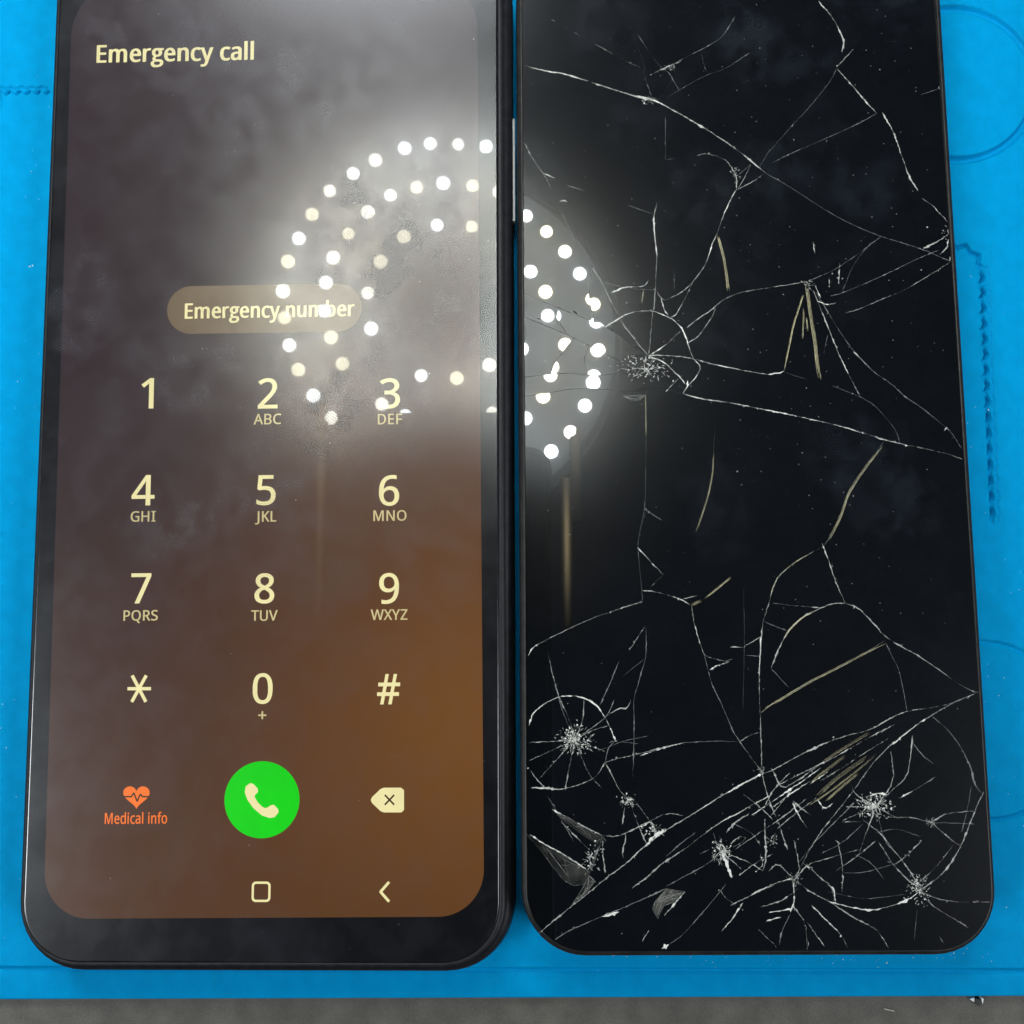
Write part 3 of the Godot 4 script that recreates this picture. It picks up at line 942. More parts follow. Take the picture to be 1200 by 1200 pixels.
	crack("f", 0.113, [29.76, -35.65, 31.32, -34.50])
	crack("f", 0.075, [33.55, -54.25, 30.59, -53.25])
	crack("w", 0.312, [33.55, -54.55, 33.55, -54.10])
	crack("y", 0.188, [-4.72, 5.25, -4.95, 8.58, -5.70, 11.90, -6.84, 15.19, -8.11, 18.60])
	crack("f", 0.075, [-4.34, 1.23, -4.72, 5.25])
	crack("g", 0.138, [-15.45, 14.09, -14.29, 14.89, -13.00, 15.82])
	crack("f", 0.062, [-15.32, 14.48, -16.30, 17.11, -16.74, 19.73])
	crack("w", 0.150, [-16.75, 19.99, -15.47, 21.31, -14.46, 22.61, -13.57, 23.40, -12.94, 24.18])
	crack("g", 0.150, [-12.94, 24.18, -13.86, 24.96, -14.92, 25.99])
	crack("w", 0.175, [-16.23, 26.50, -14.55, 26.64, -12.36, 27.17, -10.05, 27.95, -9.03, 28.73])
	crack("g", 0.125, [-10.05, 27.82, -7.83, 27.32])
	crack("y", 0.425, [-8.78, 28.73, -7.07, 27.97])
	crack("y", 0.300, [-6.81, 27.84, -4.82, 26.30, -2.43, 24.37])
	crack("w", 0.150, [-8.78, 28.73, -8.46, 31.44, -7.88, 33.74, -7.05, 36.30], true)
	crack("f", 0.132, [-7.05, 36.30, -6.71, 37.83, -6.14, 40.36, -4.70, 43.53, -3.16, 47.30], true)
	crack("g", 0.188, [-7.05, 36.30, -6.04, 36.69, -3.87, 37.21, -2.83, 36.83])
	crack("w", 0.237, [-6.34, 38.46, -5.17, 37.83, -3.23, 37.21])
	crack("g", 0.150, [-33.55, 36.29, -33.55, 36.17, -32.76, 34.90, -30.82, 33.88, -26.93, 31.98, -23.03, 30.33, -19.13, 29.07, -16.14, 28.18], true)
	crack("w", 0.175, [-33.55, 36.17, -32.76, 34.90, -30.82, 33.88])
	crack("g", 0.150, [-15.82, 31.78, -17.29, 33.95, -18.35, 35.48])
	crack("f", 0.132, [-15.70, 32.04, -15.80, 36.51, -16.48, 38.42, -17.03, 40.31, -17.85, 42.84, -17.80, 46.60, -18.02, 51.59, -18.20, 54.07])
	crack("f", 0.100, [-16.06, 36.76, -19.32, 39.29])
	crack("f", 0.148, [-19.92, 37.13, -21.26, 40.29, -22.19, 42.18, -22.98, 43.82])
	crack("f", 0.115, [-30.58, 35.80, -29.60, 40.25, -28.61, 44.04, -27.37, 47.19])
	crack("g", 0.175, [-0.97, 34.93, 0.73, 34.04, 1.66, 33.41])
	crack("f", 0.150, [-0.89, 36.33, 1.29, 36.47])
	crack("w", 0.188, [-3.16, 35.04, -1.11, 35.18])
	crack("y", 0.362, [21.25, 4.34, 19.42, 6.73, 17.33, 9.38, 15.63, 12.02, 14.44, 15.32, 13.02, 17.93, 11.63, 19.89])
	crack("f", 0.100, [21.54, 3.81, 19.42, 6.73, 15.63, 12.02, 14.44, 15.32, 13.02, 17.93, 11.63, 19.89], true)
	crack("y", 0.225, [9.64, 20.92, 6.98, 22.47, 4.57, 24.41, 3.59, 26.34, 3.00, 28.41])
	crack("g", 0.125, [11.63, 19.89, 9.64, 20.92, 6.98, 22.47, 4.57, 24.41, 3.59, 26.34, 3.00, 28.41], true)
	crack("w", 0.275, [11.39, 19.50, 11.73, 20.67, 12.19, 21.85])
	crack("g", 0.138, [11.63, 19.89, 12.19, 21.85, 13.09, 25.10, 14.48, 28.60], true)
	crack("g", 0.125, [3.00, 28.41, 6.72, 28.94, 10.58, 29.22], true)
	crack("g", 0.175, [14.48, 28.60, 12.55, 28.59, 10.58, 29.35, 7.95, 30.62, 5.94, 32.41, 4.85, 34.06, 3.88, 35.97, 2.89, 38.25], true)
	crack("y", 0.237, [9.92, 29.73, 7.95, 30.62, 5.94, 32.41, 4.85, 34.06])
	crack("f", 0.100, [2.12, 31.23, 3.39, 31.88, 5.55, 32.66])
	crack("g", 0.212, [14.48, 28.60, 16.39, 29.25, 18.23, 31.19, 20.04, 33.50, 22.53, 35.17, 25.02, 36.46, 27.48, 38.25, 30.55, 40.54, 33.01, 41.94, 33.55, 41.94], true)
	crack("g", 0.188, [21.28, 34.40, 23.15, 35.43, 25.63, 36.97, 27.48, 38.25, 29.56, 39.90])
	crack("y", 0.300, [20.25, 34.52, 16.70, 36.29, 12.76, 38.30, 8.84, 40.18, 5.57, 42.06, 2.30, 43.93, 0.99, 44.93])
	crack("f", 0.100, [20.27, 34.14, 16.70, 36.29, 12.76, 38.30, 8.84, 40.18, 5.57, 42.06, 2.30, 43.93, 0.99, 44.93], true)
	crack("f", 0.125, [20.25, 34.52, 21.16, 36.69, 22.09, 38.60, 22.56, 41.76, 22.92, 44.66], true)
	crack("g", 0.164, [3.00, 28.41, 1.85, 31.49, 1.29, 36.60, 1.02, 40.40, 1.00, 44.81, 1.01, 47.94, 0.97, 52.91], true)
	crack("w", 0.175, [1.53, 33.41, 1.29, 36.60, 1.07, 39.13])
	crack("f", 0.062, [-0.81, 26.32, -0.94, 34.03, -1.24, 39.12, -1.53, 44.17])
	crack("f", 0.100, [2.89, 38.25, 5.47, 41.18], true)
	crack("w", 0.296, [-33.55, 46.53, -32.84, 44.65, -30.91, 43.15, -28.98, 42.28, -26.80, 42.16, -24.76, 42.68, -23.24, 43.69, -21.99, 45.58, -21.01, 47.84, -20.64, 48.72], true)
	crack("w", 0.296, [-20.64, 48.72, -21.54, 49.09])
	crack("f", 0.148, [-20.64, 48.72, -21.81, 49.96, -22.22, 51.95], true)
	crack("g", 0.247, [-22.22, 51.95, -23.39, 53.80, -24.67, 54.66, -27.22, 55.52, -29.12, 55.88, -31.40, 55.62, -33.55, 55.49], true)
	crack("w", 0.280, [-29.12, 55.88, -31.40, 55.62, -33.30, 55.62])
	crack("g", 0.132, [-26.75, 48.69, -33.55, 49.03])
	crack("g", 0.132, [-26.75, 48.69, -33.55, 51.65])
	crack("g", 0.132, [-26.75, 48.69, -32.02, 54.26])
	crack("g", 0.132, [-26.75, 48.69, -28.24, 56.01])
	crack("g", 0.132, [-26.75, 48.69, -24.66, 53.80, -22.79, 55.66])
	crack("g", 0.132, [-26.75, 48.69, -22.19, 50.33])
	crack("g", 0.132, [-26.75, 48.69, -24.57, 47.45, -21.75, 46.59])
	crack("g", 0.132, [-26.75, 48.69, -25.44, 45.94, -25.27, 42.80])
	crack("g", 0.132, [-26.75, 48.69, -27.36, 45.93, -29.23, 41.77, -30.21, 37.71])
	crack("g", 0.132, [-26.75, 48.69, -23.28, 46.33, -21.73, 45.08, -20.66, 42.82])
	crack("g", 0.247, [-21.98, 45.21, -20.05, 44.08, -18.77, 44.09, -18.23, 42.83])
	crack("g", 0.230, [-22.22, 51.95, -20.18, 51.34, -17.63, 50.85, -13.79, 49.87, -10.60, 49.14], true)
	crack("w", 0.329, [-17.00, 50.98, -13.80, 49.99, -10.60, 49.14])
	crack("f", 0.115, [-10.60, 49.14, -5.50, 48.91, -2.08, 49.05], true)
	crack("g", 0.247, [-2.20, 49.05, -0.38, 47.93, 1.02, 47.69])
	crack("g", 0.164, [-3.41, 47.04, -2.08, 49.17, -0.50, 51.42, 1.07, 53.53], true)
	crack("f", 0.115, [-20.14, 48.97, -17.21, 49.23])
	crack("g", 0.214, [-22.22, 51.95, -21.11, 54.06, -20.26, 55.92, -19.02, 57.15], true)
	crack("g", 0.263, [-19.42, 58.38, -19.85, 60.95])
	crack("g", 0.164, [-18.65, 57.77, -17.82, 60.23, -16.38, 63.65], true)
	crack("g", 0.164, [-17.77, 57.77, -15.93, 60.24, -14.71, 62.07])
	crack("g", 0.197, [1.45, 53.53, -1.90, 55.13, -5.75, 57.21, -8.96, 59.16, -13.44, 61.71, -17.27, 64.50, -19.19, 66.32, -22.37, 68.48, -24.90, 70.53, -27.81, 72.68, -31.20, 75.30, -32.21, 76.14], true)
	crack("w", 0.263, [1.07, 53.66, -1.90, 55.13, -5.11, 56.84, -8.32, 58.79, -9.86, 59.65])
	crack("w", 0.230, [-13.44, 61.71, -15.36, 63.05, -17.27, 64.50, -19.19, 66.32])
	crack("g", 0.214, [-10.87, 59.64, -13.38, 59.27, -15.93, 60.48, -19.11, 62.06, -21.01, 62.66, -22.90, 62.41])
	crack("w", 0.395, [-16.95, 61.21, -15.68, 60.48, -15.19, 60.97])
	crack("w", 0.493, [-16.25, 63.53, -14.96, 62.32, -13.69, 61.71])
	crack("g", 0.197, [-29.17, 60.18, -26.68, 62.64, -24.82, 64.47])
	crack("s", 0.428, [-24.86, 67.75, -24.21, 66.30, -23.82, 64.84, -22.91, 63.26])
	crack("s", 0.362, [-24.89, 69.92, -26.16, 71.12, -27.68, 72.56])
	crack("w", 0.247, [-33.55, 62.24, -31.10, 63.84, -28.59, 65.07, -25.36, 67.14])
	crack("w", 0.230, [-30.16, 58.71, -27.28, 60.19, -24.77, 61.55, -22.90, 62.41])
	crack("g", 0.197, [-22.78, 63.26, -22.81, 65.09, -22.48, 67.76])
	crack("g", 0.247, [-19.81, 65.71, -19.91, 64.49, -19.39, 63.28, -19.49, 62.06])
	crack("w", 0.592, [-23.08, 73.89, -21.83, 73.66, -20.58, 73.30])
	crack("f", 0.132, [-29.97, 77.10, -28.09, 75.91, -23.08, 73.89, -16.16, 71.16, -13.64, 69.96])
	crack("w", 0.247, [-10.90, 70.45, -12.44, 72.13, -13.98, 73.80])
	crack("g", 0.214, [-16.26, 75.83, -17.29, 77.38])
	crack("w", 0.395, [-14.46, 78.34, -13.45, 77.86])
	crack("f", 0.099, [-13.45, 77.86, -11.30, 76.44, -7.46, 72.39, -4.87, 69.39])
	crack("g", 0.181, [-18.64, 69.94, -16.48, 68.50, -14.18, 66.46, -12.27, 65.37, -10.36, 64.16, -8.43, 62.71, -5.48, 60.64, -2.66, 59.31, -0.74, 58.21, 2.48, 56.63], true)
	crack("w", 0.230, [-5.48, 60.64, -2.66, 59.31, -0.74, 58.21, 2.22, 56.75])
	crack("f", 0.132, [-13.63, 69.72, -11.09, 68.40, -8.18, 66.96, -6.00, 65.52])
	crack("w", 0.559, [-5.24, 65.15, -4.54, 66.85, -3.97, 68.55])
	crack("g", 0.263, [-4.99, 65.15, -3.52, 66.37, -2.55, 67.35])
	crack("w", 0.197, [-4.11, 65.28, -1.27, 66.38, 0.57, 67.60])
	crack("g", 0.197, [-5.95, 63.94, -6.53, 62.11])
	crack("g", 0.329, [-4.64, 62.11, -3.08, 60.53, -1.16, 59.44])
	crack("g", 0.214, [-4.06, 63.70, -2.78, 62.73, -1.64, 62.73, -2.17, 63.46, -3.70, 64.19])
	crack("g", 0.181, [-5.77, 70.23, -4.93, 71.44, -3.47, 72.40])
	crack("w", 0.247, [-2.46, 72.05, -4.02, 74.20, -5.69, 75.98])
	crack("g", 0.164, [-4.34, 72.40, -1.17, 70.97, 2.00, 69.54, 4.91, 68.58])
	crack("g", 0.164, [-8.50, 65.14, -7.23, 64.54])
	crack("g", 0.230, [33.55, 41.94, 32.35, 42.44, 29.09, 43.68, 25.87, 44.29, 23.31, 44.53, 20.71, 45.52, 17.44, 47.39, 13.59, 48.24, 9.72, 49.60, 5.84, 51.45, 2.60, 53.17, 1.32, 53.66], true)
	crack("w", 0.247, [33.00, 42.19, 30.40, 43.06, 27.55, 43.80, 23.30, 44.66])
	crack("g", 0.164, [30.39, 43.18, 26.45, 45.30, 23.16, 47.41, 20.52, 49.27, 17.86, 51.75, 15.84, 54.21, 14.49, 56.06, 11.83, 59.12, 9.18, 62.17, 7.17, 65.20, 5.15, 68.82], true)
	crack("w", 0.230, [26.45, 45.30, 23.82, 46.92, 20.51, 49.52])
	crack("y", 0.362, [17.43, 47.64, 14.82, 49.12, 12.21, 50.60, 9.60, 52.33])
	crack("g", 0.197, [9.60, 52.33, 6.99, 54.18, 3.76, 56.01, 2.60, 53.17])
	crack("y", 0.461, [13.46, 51.11, 10.84, 52.96, 7.57, 55.41])
	crack("y", 0.526, [17.00, 51.12, 14.65, 52.60, 11.39, 54.81, 8.76, 57.27])
	crack("y", 0.312, [15.63, 53.35, 12.62, 55.68, 10.00, 57.89])
	crack("g", 0.197, [19.92, 48.65, 16.65, 50.50, 12.74, 52.96, 9.50, 54.80])
	crack("g", 0.181, [5.68, 55.41, 3.69, 57.86, 2.11, 59.69])
	crack("w", 0.296, [10.56, 53.57, 8.22, 55.05])
	crack("g", 0.230, [1.08, 60.30, 1.14, 65.78, 0.57, 67.60], true)
	crack("w", 0.428, [1.99, 62.99, 2.38, 62.51])
	crack("g", 0.181, [0.94, 53.53, 1.59, 56.62, 2.38, 59.08, 3.20, 60.92, 4.31, 64.58])
	crack("w", 0.296, [5.33, 57.87, 6.14, 59.71, 7.32, 61.55])
	crack("g", 0.214, [5.34, 57.62, 7.05, 59.10, 8.03, 59.72])
	crack("w", 0.329, [9.01, 57.39, 9.95, 58.87, 11.25, 58.01])
	crack("g", 0.230, [5.37, 63.37, 5.67, 65.19, 5.96, 67.38])
	crack("w", 0.263, [2.41, 58.47, 5.00, 56.64, 7.98, 54.80])
	crack("g", 0.164, [2.92, 61.53, 6.16, 59.10, 8.76, 57.27])
	crack("g", 0.164, [17.53, 58.53, 14.43, 57.29])
	crack("g", 0.164, [17.53, 58.53, 11.76, 60.71, 15.29, 60.60])
	crack("g", 0.164, [17.53, 58.53, 13.12, 58.51])
	crack("g", 0.164, [17.53, 58.53, 14.46, 56.67, 13.92, 54.82])
	crack("g", 0.164, [17.53, 58.53, 20.59, 60.13])
	crack("g", 0.164, [17.53, 58.53, 20.17, 56.08, 22.41, 54.24, 23.24, 50.53, 23.49, 48.29], true)
	crack("g", 0.164, [17.53, 58.53, 20.49, 54.85, 20.20, 50.51])
	crack("g", 0.164, [17.53, 58.53, 14.69, 65.23])
	crack("g", 0.164, [17.53, 58.53, 18.54, 63.42, 20.33, 65.25, 22.07, 67.68, 23.44, 70.09], true)
	crack("w", 0.526, [16.72, 56.93, 18.00, 56.57, 19.50, 56.82])
	crack("w", 0.428, [20.99, 57.32, 22.28, 56.71, 23.06, 56.34])
	crack("f", 0.148, [23.06, 56.34, 26.58, 54.26])
	crack("f", 0.132, [23.44, 49.28, 24.86, 51.16, 26.43, 52.40])
	crack("f", 0.164, [26.45, 45.30, 28.87, 47.44, 30.62, 49.94, 31.96, 53.04, 32.21, 55.15, 33.01, 56.38, 33.55, 56.87], true)
	crack("w", 0.247, [32.21, 55.15, 33.01, 56.38])
	crack("g", 0.197, [33.55, 56.51, 32.66, 57.98, 31.51, 60.42, 29.78, 64.07, 27.73, 67.09, 25.75, 68.90, 23.56, 70.21], true)
	crack("f", 0.132, [31.81, 55.51, 30.95, 59.20, 29.89, 62.25])
	crack("g", 0.164, [19.09, 60.01, 22.48, 60.02, 25.58, 60.76], true)
	crack("g", 0.181, [25.58, 60.76, 27.92, 59.43, 31.96, 59.20])
	crack("g", 0.197, [25.58, 60.76, 26.54, 61.62, 28.57, 63.46, 29.89, 64.31], true)
	crack("g", 0.164, [28.53, 64.07, 26.51, 66.48, 24.54, 68.29, 23.24, 69.25])
	crack("f", 0.132, [17.34, 62.20, 20.51, 61.60, 23.96, 62.83])
	crack("f", 0.132, [26.21, 60.77, 31.85, 61.03])
	crack("g", 0.164, [17.66, 63.42, 19.62, 66.70, 21.63, 68.88, 23.44, 70.09])
	crack("w", 0.263, [18.77, 66.21, 19.87, 66.82, 20.65, 66.22])
	crack("g", 0.164, [19.87, 66.70, 21.56, 65.62, 23.93, 63.44])
	crack("w", 0.247, [23.42, 70.45, 21.87, 71.53, 19.33, 72.48, 16.18, 73.19, 13.09, 72.70, 10.02, 71.85], true)
	crack("w", 0.428, [22.25, 71.29, 20.98, 71.89, 19.96, 72.24])
	crack("g", 0.181, [23.42, 70.45, 25.60, 71.54, 28.69, 72.03, 32.42, 72.04, 33.41, 72.05], true)
	crack("g", 0.164, [23.75, 71.29, 25.53, 72.86, 27.93, 74.30, 30.09, 75.62], true)
	crack("f", 0.115, [10.08, 70.53, 15.01, 71.63, 21.28, 70.93])
	crack("f", 0.082, [22.78, 73.09, 22.18, 77.26])
	crack("g", 0.197, [25.80, 76.80, 26.37, 77.75])
	crack("g", 0.214, [5.15, 68.82, 7.11, 66.65, 10.92, 65.58, 14.72, 64.62])
	crack("w", 0.263, [6.50, 66.41, 7.46, 67.38])
	crack("g", 0.214, [7.11, 66.65, 8.91, 68.59, 10.49, 69.69, 10.89, 71.85])
	crack("w", 0.230, [9.87, 69.56, 10.84, 70.05, 11.01, 71.97])
	crack("g", 0.197, [5.15, 68.82, 7.58, 70.64, 10.02, 71.85, 13.64, 74.26, 16.68, 75.70, 17.61, 77.01, 18.40, 78.44], true)
	crack("w", 0.329, [5.01, 69.18, 5.03, 71.83, 4.35, 73.39])
	crack("g", 0.164, [4.76, 72.43, 6.53, 74.83, 6.63, 78.40], true)
	crack("g", 0.164, [6.78, 74.83, 9.12, 78.17])
	crack("w", 0.263, [7.50, 72.44, 9.89, 74.84, 11.67, 76.63, 12.46, 78.30])
	crack("g", 0.181, [1.45, 67.60, 2.74, 66.40, 4.91, 68.58])
	crack("w", 0.197, [-1.17, 70.85, 2.00, 69.41, 4.91, 68.58])
	crack("w", 0.263, [1.24, 73.38, 3.11, 73.14, 4.74, 72.91])
	crack("w", 0.428, [0.82, 74.57, 1.82, 74.34, 2.95, 74.10])
	crack("g", 0.230, [-0.34, 75.76, 1.10, 77.20, 2.30, 78.27])
	crack("f", 0.148, [4.34, 73.63, 3.00, 76.01, 2.56, 77.91])
	crack("w", 0.296, [6.79, 77.57, 6.77, 78.16])
	crack("g", 0.214, [11.64, 63.39, 12.16, 65.82, 12.30, 68.24, 11.94, 70.65])
	crack("w", 0.296, [11.40, 63.27, 12.00, 63.76])
	crack("g", 0.181, [11.20, 67.64, 14.04, 65.83, 17.29, 63.41])
	crack("f", 0.148, [12.07, 67.88, 15.19, 67.89, 19.62, 66.70])
	crack("f", 0.132, [9.05, 65.21, 12.25, 63.76, 15.52, 60.97])
	crack("w", 0.230, [0.28, 65.17, 0.73, 66.63, -0.31, 67.60])
	crack("g", 0.197, [21.04, 46.53, 16.09, 49.00, 11.54, 51.47, 7.02, 53.56, 3.15, 55.40])
	crack("y", 0.296, [18.55, 50.51, 14.61, 53.59, 10.69, 56.41, 6.80, 58.85])
	crack("w", 0.214, [9.57, 52.95, 6.32, 55.16, 2.44, 57.61, -0.79, 59.68])
	crack("g", 0.197, [7.50, 57.26, 3.61, 60.07, -0.25, 62.50, -3.46, 64.55])
	crack("f", 0.164, [14.41, 57.90, 11.12, 60.95, 7.85, 63.99, 5.87, 66.41])
	crack("g", 0.197, [5.12, 53.55, 2.50, 56.01, 1.15, 58.46])
	crack("g", 0.164, [-1.94, 56.61, 0.52, 58.46, 2.34, 60.31])
	crack("g", 0.164, [-3.35, 60.90, -0.87, 62.13, 0.32, 63.96])
	crack("g", 0.197, [2.16, 65.18, -0.39, 66.38, -2.95, 68.19])
	crack("g", 0.181, [5.73, 70.03, 3.16, 71.82, 0.02, 72.65])
	crack("f", 0.148, [14.06, 65.23, 16.51, 66.45, 18.26, 68.87])
	crack("g", 0.164, [15.55, 60.36, 17.97, 62.20, 20.33, 65.25])
	crack("f", 0.148, [-9.04, 62.10, -10.96, 63.31, -13.53, 65.49])
	crack("g", 0.164, [-33.54, 52.77, -32.53, 54.26, -31.02, 55.75])
	crack("f", 0.132, [-31.03, 56.49, -29.16, 59.57, -27.06, 63.25])
	crack("f", 0.132, [-23.34, 50.33, -19.50, 48.85, -15.66, 48.11])
	flake([-33.98, 62.24, -31.10, 63.84, -28.59, 65.07, -25.36, 67.14, -24.74, 67.75, -25.64, 69.44, -27.14, 69.55, -28.64, 68.70, -29.87, 67.25, -31.49, 65.06])
	flake([-30.16, 58.71, -26.02, 60.81, -22.90, 62.41, -22.28, 63.27, -23.55, 63.87, -25.42, 62.64, -27.92, 60.80])
	flake([-15.17, 71.64, -13.64, 69.96, -10.90, 70.45, -12.18, 71.89, -13.94, 72.37, -14.98, 74.16, -15.70, 72.84])
	flake([-18.52, -3.73, -15.20, -3.85, -15.88, -3.04, -17.47, -2.91])
	flake([-24.87, 68.11, -24.00, 68.96, -25.66, 71.12, -27.68, 72.56, -26.15, 70.52])
	splinters(-14.71, -8.07, 4.47, 2.63, 70, 1.54)
	splinters(-26.75, 48.69, 2.89, 2.50, 110, 1.54)
	splinters(-18.90, 57.40, 1.45, 1.32, 26, 1.20)
	splinters(-5.36, 64.91, 1.71, 1.84, 60, 1.54)
	splinters(17.53, 58.53, 3.16, 1.97, 90, 1.20)
	splinters(25.58, 60.76, 0.92, 0.66, 20, 1.03)
	splinters(23.30, 70.33, 1.97, 2.24, 60, 1.37)
	splinters(5.15, 68.82, 1.18, 1.05, 20, 1.37)
	splinters(33.77, -29.94, 1.58, 1.84, 30, 1.37)
	splinters(11.12, -21.27, 1.18, 1.05, 16, 1.03)
	splinters(-13.20, -52.75, 1.84, 0.79, 14, 1.03)
	splinters(-9.89, -58.31, 1.05, 0.79, 14, 0.86)
	splinters(-15.33, 61.71, 1.84, 1.18, 22, 1.20)
	splinters(0.95, 53.41, 0.79, 0.79, 14, 0.86)
	splinters(-24.83, 65.69, 1.84, 2.37, 26, 1.37)
	splinters(2.23, 63.36, 0.92, 1.18, 14, 1.03)
	splinters(0.16, -39.74, 0.79, 1.84, 14, 1.03)
	splinters(-34.53, 69.89, 0.53, 0.92, 8, 0.68)
	splinters(-34.42, 71.33, 0.53, 0.92, 8, 0.68)
	splinters(-33.81, 55.61, 0.53, 0.92, 8, 0.86)
	splinters(34.48, -26.00, 0.53, 0.92, 8, 1.03)
	splinters(33.92, -53.81, 0.53, 0.92, 8, 0.86)
	splinters(34.90, 6.83, 0.53, 0.92, 8, 0.51)
	# the cover glass, cut along the cracks that meet: every closed piece is a shard with a lean of its own
	var shards: Array = [scaled(rounded(hw - 0.03 * MM, hl - 0.03 * MM, r, 8), 1000.0)]
	var waiting := shard_cuts.duplicate()
	for pass_ in 6:
		var later := []
		for line in waiting:
			var strips := Geometry2D.offset_polyline(line, 0.02, Geometry2D.JOIN_MITER, Geometry2D.END_SQUARE)
			if strips.size() != 1: continue
			var next: Array = []
			var held := false
			for s in shards:
				if Geometry2D.intersect_polygons(s, strips[0]).is_empty():
					next.append(s)
					continue
				var parts := Geometry2D.clip_polygons(s, strips[0])
				var fine := true
				for q in parts:
					if Geometry2D.is_polygon_clockwise(q) or Geometry2D.triangulate_polygon(q).is_empty(): fine = false
				if fine: next.append_array(parts)
				else:
					next.append(s)
					held = true
			shards = next
			if held: later.append(line)
		waiting = later
	var lean := RandomNumberGenerator.new()
	lean.seed = 5
	var made := 0
	for s in shards:
		var area := 0.0
		var c := Vector2.ZERO
		for i in s.size():
			area += s[i].cross(s[(i + 1) % s.size()]) * 0.5
			c += s[i] / s.size()
		area = absf(area)
		if area < 0.05: continue
		c *= MM
		var m := slab(scaled(s, MM), 0.0, 0.1 * MM)
		if m == null: continue
		var o := put("glass_shard", m, M.shard, glass_node)
		made += 1
		var most := minf(0.006, 0.036 / sqrt(area)) if area < 700.0 else 0.0007
		var tilt := Vector3(lean.randfn(0.0, most), 0, lean.randfn(0.0, most))
		if c.x < -0.018 and c.y > -0.006 and c.y < 0.022 and area > 300.0: tilt.x = 0.018  # the piece below the upper impact has tipped
		var basis := Basis.from_euler(tilt)
		o.transform = Transform3D(basis, Vector3(c.x, 0, c.y) - basis * Vector3(c.x, 0, c.y))
	# glass dust scattered on the face
	var st := SurfaceTool.new()
	st.begin(Mesh.PRIMITIVE_TRIANGLES)
	st.set_smooth_group(-1)
	for k in 420:
		var p := Vector2(crack_rng.randf_range(-33.0, 33.0), crack_rng.randf_range(-77, 77))
		if crack_rng.randf() < 0.35: p = Vector2(crack_rng.randfn(12, 12), crack_rng.randfn(-30, 35))
		if absf(p.x) > 33.0 or absf(p.y) > 77: continue
		chip_at(st, p, crack_rng.randf_range(0.03, 0.09) * (2.2 if crack_rng.randf() < 0.07 else 1.0), crack_rng)
	st.generate_normals()
	tag(put("glass_dust", st.commit(), M.g, glass_node), "", "", "", "stuff")

func chip_at(st: SurfaceTool, p: Vector2, size: float, r: RandomNumberGenerator, ground := 0.005) -> void:
	# one small crumb: a low irregular pyramid
	var n := 4
	var a0 := r.randf() * TAU
	var ring := []
	for i in n:
		var q := p + Vector2.from_angle(a0 + TAU * i / n) * size * r.randf_range(0.5, 1.3)
		ring.append(Vector3(q.x, ground, q.y) * MM)
	var top := Vector3(p.x, ground + size * 0.7, p.y) * MM
	for i in n:
		for t in [ring[i], ring[(i + 1) % n], top]: st.add_vertex(t)

